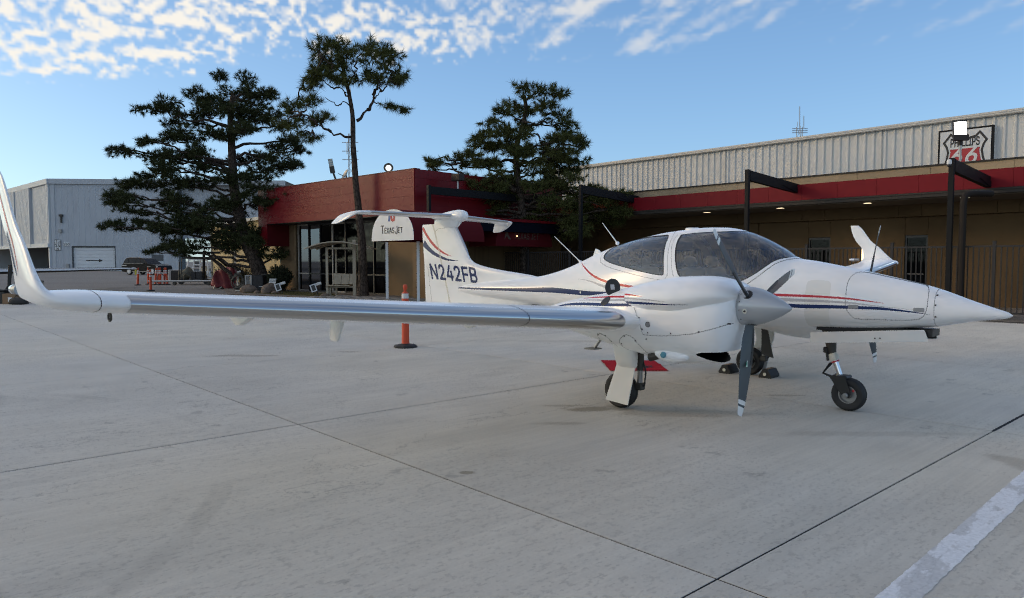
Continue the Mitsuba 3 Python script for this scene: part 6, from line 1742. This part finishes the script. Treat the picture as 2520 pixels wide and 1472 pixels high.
def spotlight(label, x, y, Z):
    k = thing('ground_floodlight', label, 'floodlight', 'ground floodlights in the bed')
    c = at(x, y, Z)
    r1, r2 = np.array([.93, .2, .32]) * .82, np.array([-.33, .05, .94]) * .82
    part(k, 'housing', frame(bx(-.16, .12, -.16, .22, -.02, .32, .02), c, r1, r2), 'dark_metal', 30)
    part(k, 'front_frame', frame(cat([bx(-.17, .13, .18, .23, .325, .34), bx(-.17, .13, -.17, -.12, .325, .34), bx(-.17, -.11, -.12, .18, .325, .34), bx(.08, .13, -.12, .18, .325, .34)]), c, r1, r2), 'sign_white', False)
    part(k, 'hood', frame(bx(.13, .42, .10, .24, 0, .26, .01), c, r1, r2), 'white_plastic', 30)
    part(k, 'stake', tube([c + [.08, .1, -.1], [c[0] + .1, c[1] + .1, 0]], .03, 6), 'dark_metal')


spotlight('white framed ground floodlight at the foot of the tan pillar by the shrub', 687, 709, 32.6)
spotlight('white framed ground floodlight before the dark glass, left of the bench shelter', 774, 711, 31.0)

# bench shelter with arched roof
SH = thing('bench_shelter', 'beige steel bench shelter with arched translucent roof in front of the dark glass', 'shelter')
pa, pb = gnd(806, 729), gnd(873.5, 729)
pa[2] = pb[2] = 0
ux = (pb - pa) / np.linalg.norm(pb - pa); vy = np.array([-ux[1], ux[0], 0]); wB = float(np.linalg.norm(pb - pa))
SHM = T(np.array([[ux[0], vy[0], 0, pa[0]], [ux[1], vy[1], 0, pa[1]], [0, 0, 1, 0], [0, 0, 0, 1.0]]))
def sh(nm, mesh, mat, sm=False): return part(SH, nm, mesh, mat, sm, SHM)
sh('post', bx(-.05, .05, -.05, .05, 0, 2.10), 'beige_paint')
sh('post', bx(wB - .07, wB + .07, -.07, .07, 0, 2.42), 'beige_paint')
sh('post', bx(.12, .20, .9, .98, 0, 2.1), 'beige_paint')
ar = np.linspace(-1, 1, 21)
xs = wB * .5 + ar * (wB * .5 + .75); zs = 2.05 + .30 * (1 - ar ** 2)
for a, b in ((0, 7), (7, 14), (14, 20)):
    V = np.vstack([np.c_[xs[a:b + 1], np.full(b - a + 1, y), zs[a:b + 1] + dz] for y, dz in ((-.75, 0), (1.1, 0))]); n = b - a + 1
    sh('roof_sheet', tm(V, [f for k in range(n - 1) for f in ([k, k + 1, n + k], [k + 1, n + k + 1, n + k])]), 'smoky_sheet', 40)
for y in (-.75, .2, 1.1):
    sh('roof_rib', tube(np.c_[xs, np.full(21, y), zs - .03], .028, 6), 'beige_paint', 30)
sh('roof_beam', bx(-.05, wB, -.03, .03, 2.02, 2.10), 'beige_paint')
for q in range(3):
    x0 = .06 + q * (wB - .14) / 3; x1 = x0 + (wB - .14) / 3 - .015
    sh('seat_panel', bx(x0 - .10, x1 - .10, -.16, .40, .44, .475, .01), 'beige_paint')
    m = bx(x0 + .08, x1 + .08, -.012, .012, 0, .46, .005)
    m.apply_transform(trimesh.transformations.rotation_matrix(-.22, [1, 0, 0])); m.apply_translation((0, .46, .50))
    sh('back_panel', m, 'beige_paint')
    sh('seat_rib', bx(x1 - .115, x1 - .085, -.17, .41, .476, .49), 'brass_edge')
sh('seat_beam', bx(.0, wB, .1, .2, .36, .435), 'beige_paint')
sh('seat_leg', bx(.06, .14, .05, .2, 0, .36), 'beige_paint')
pr('brass_edge', (0.62, 0.56, 0.42), 0.3, metallic=.6)
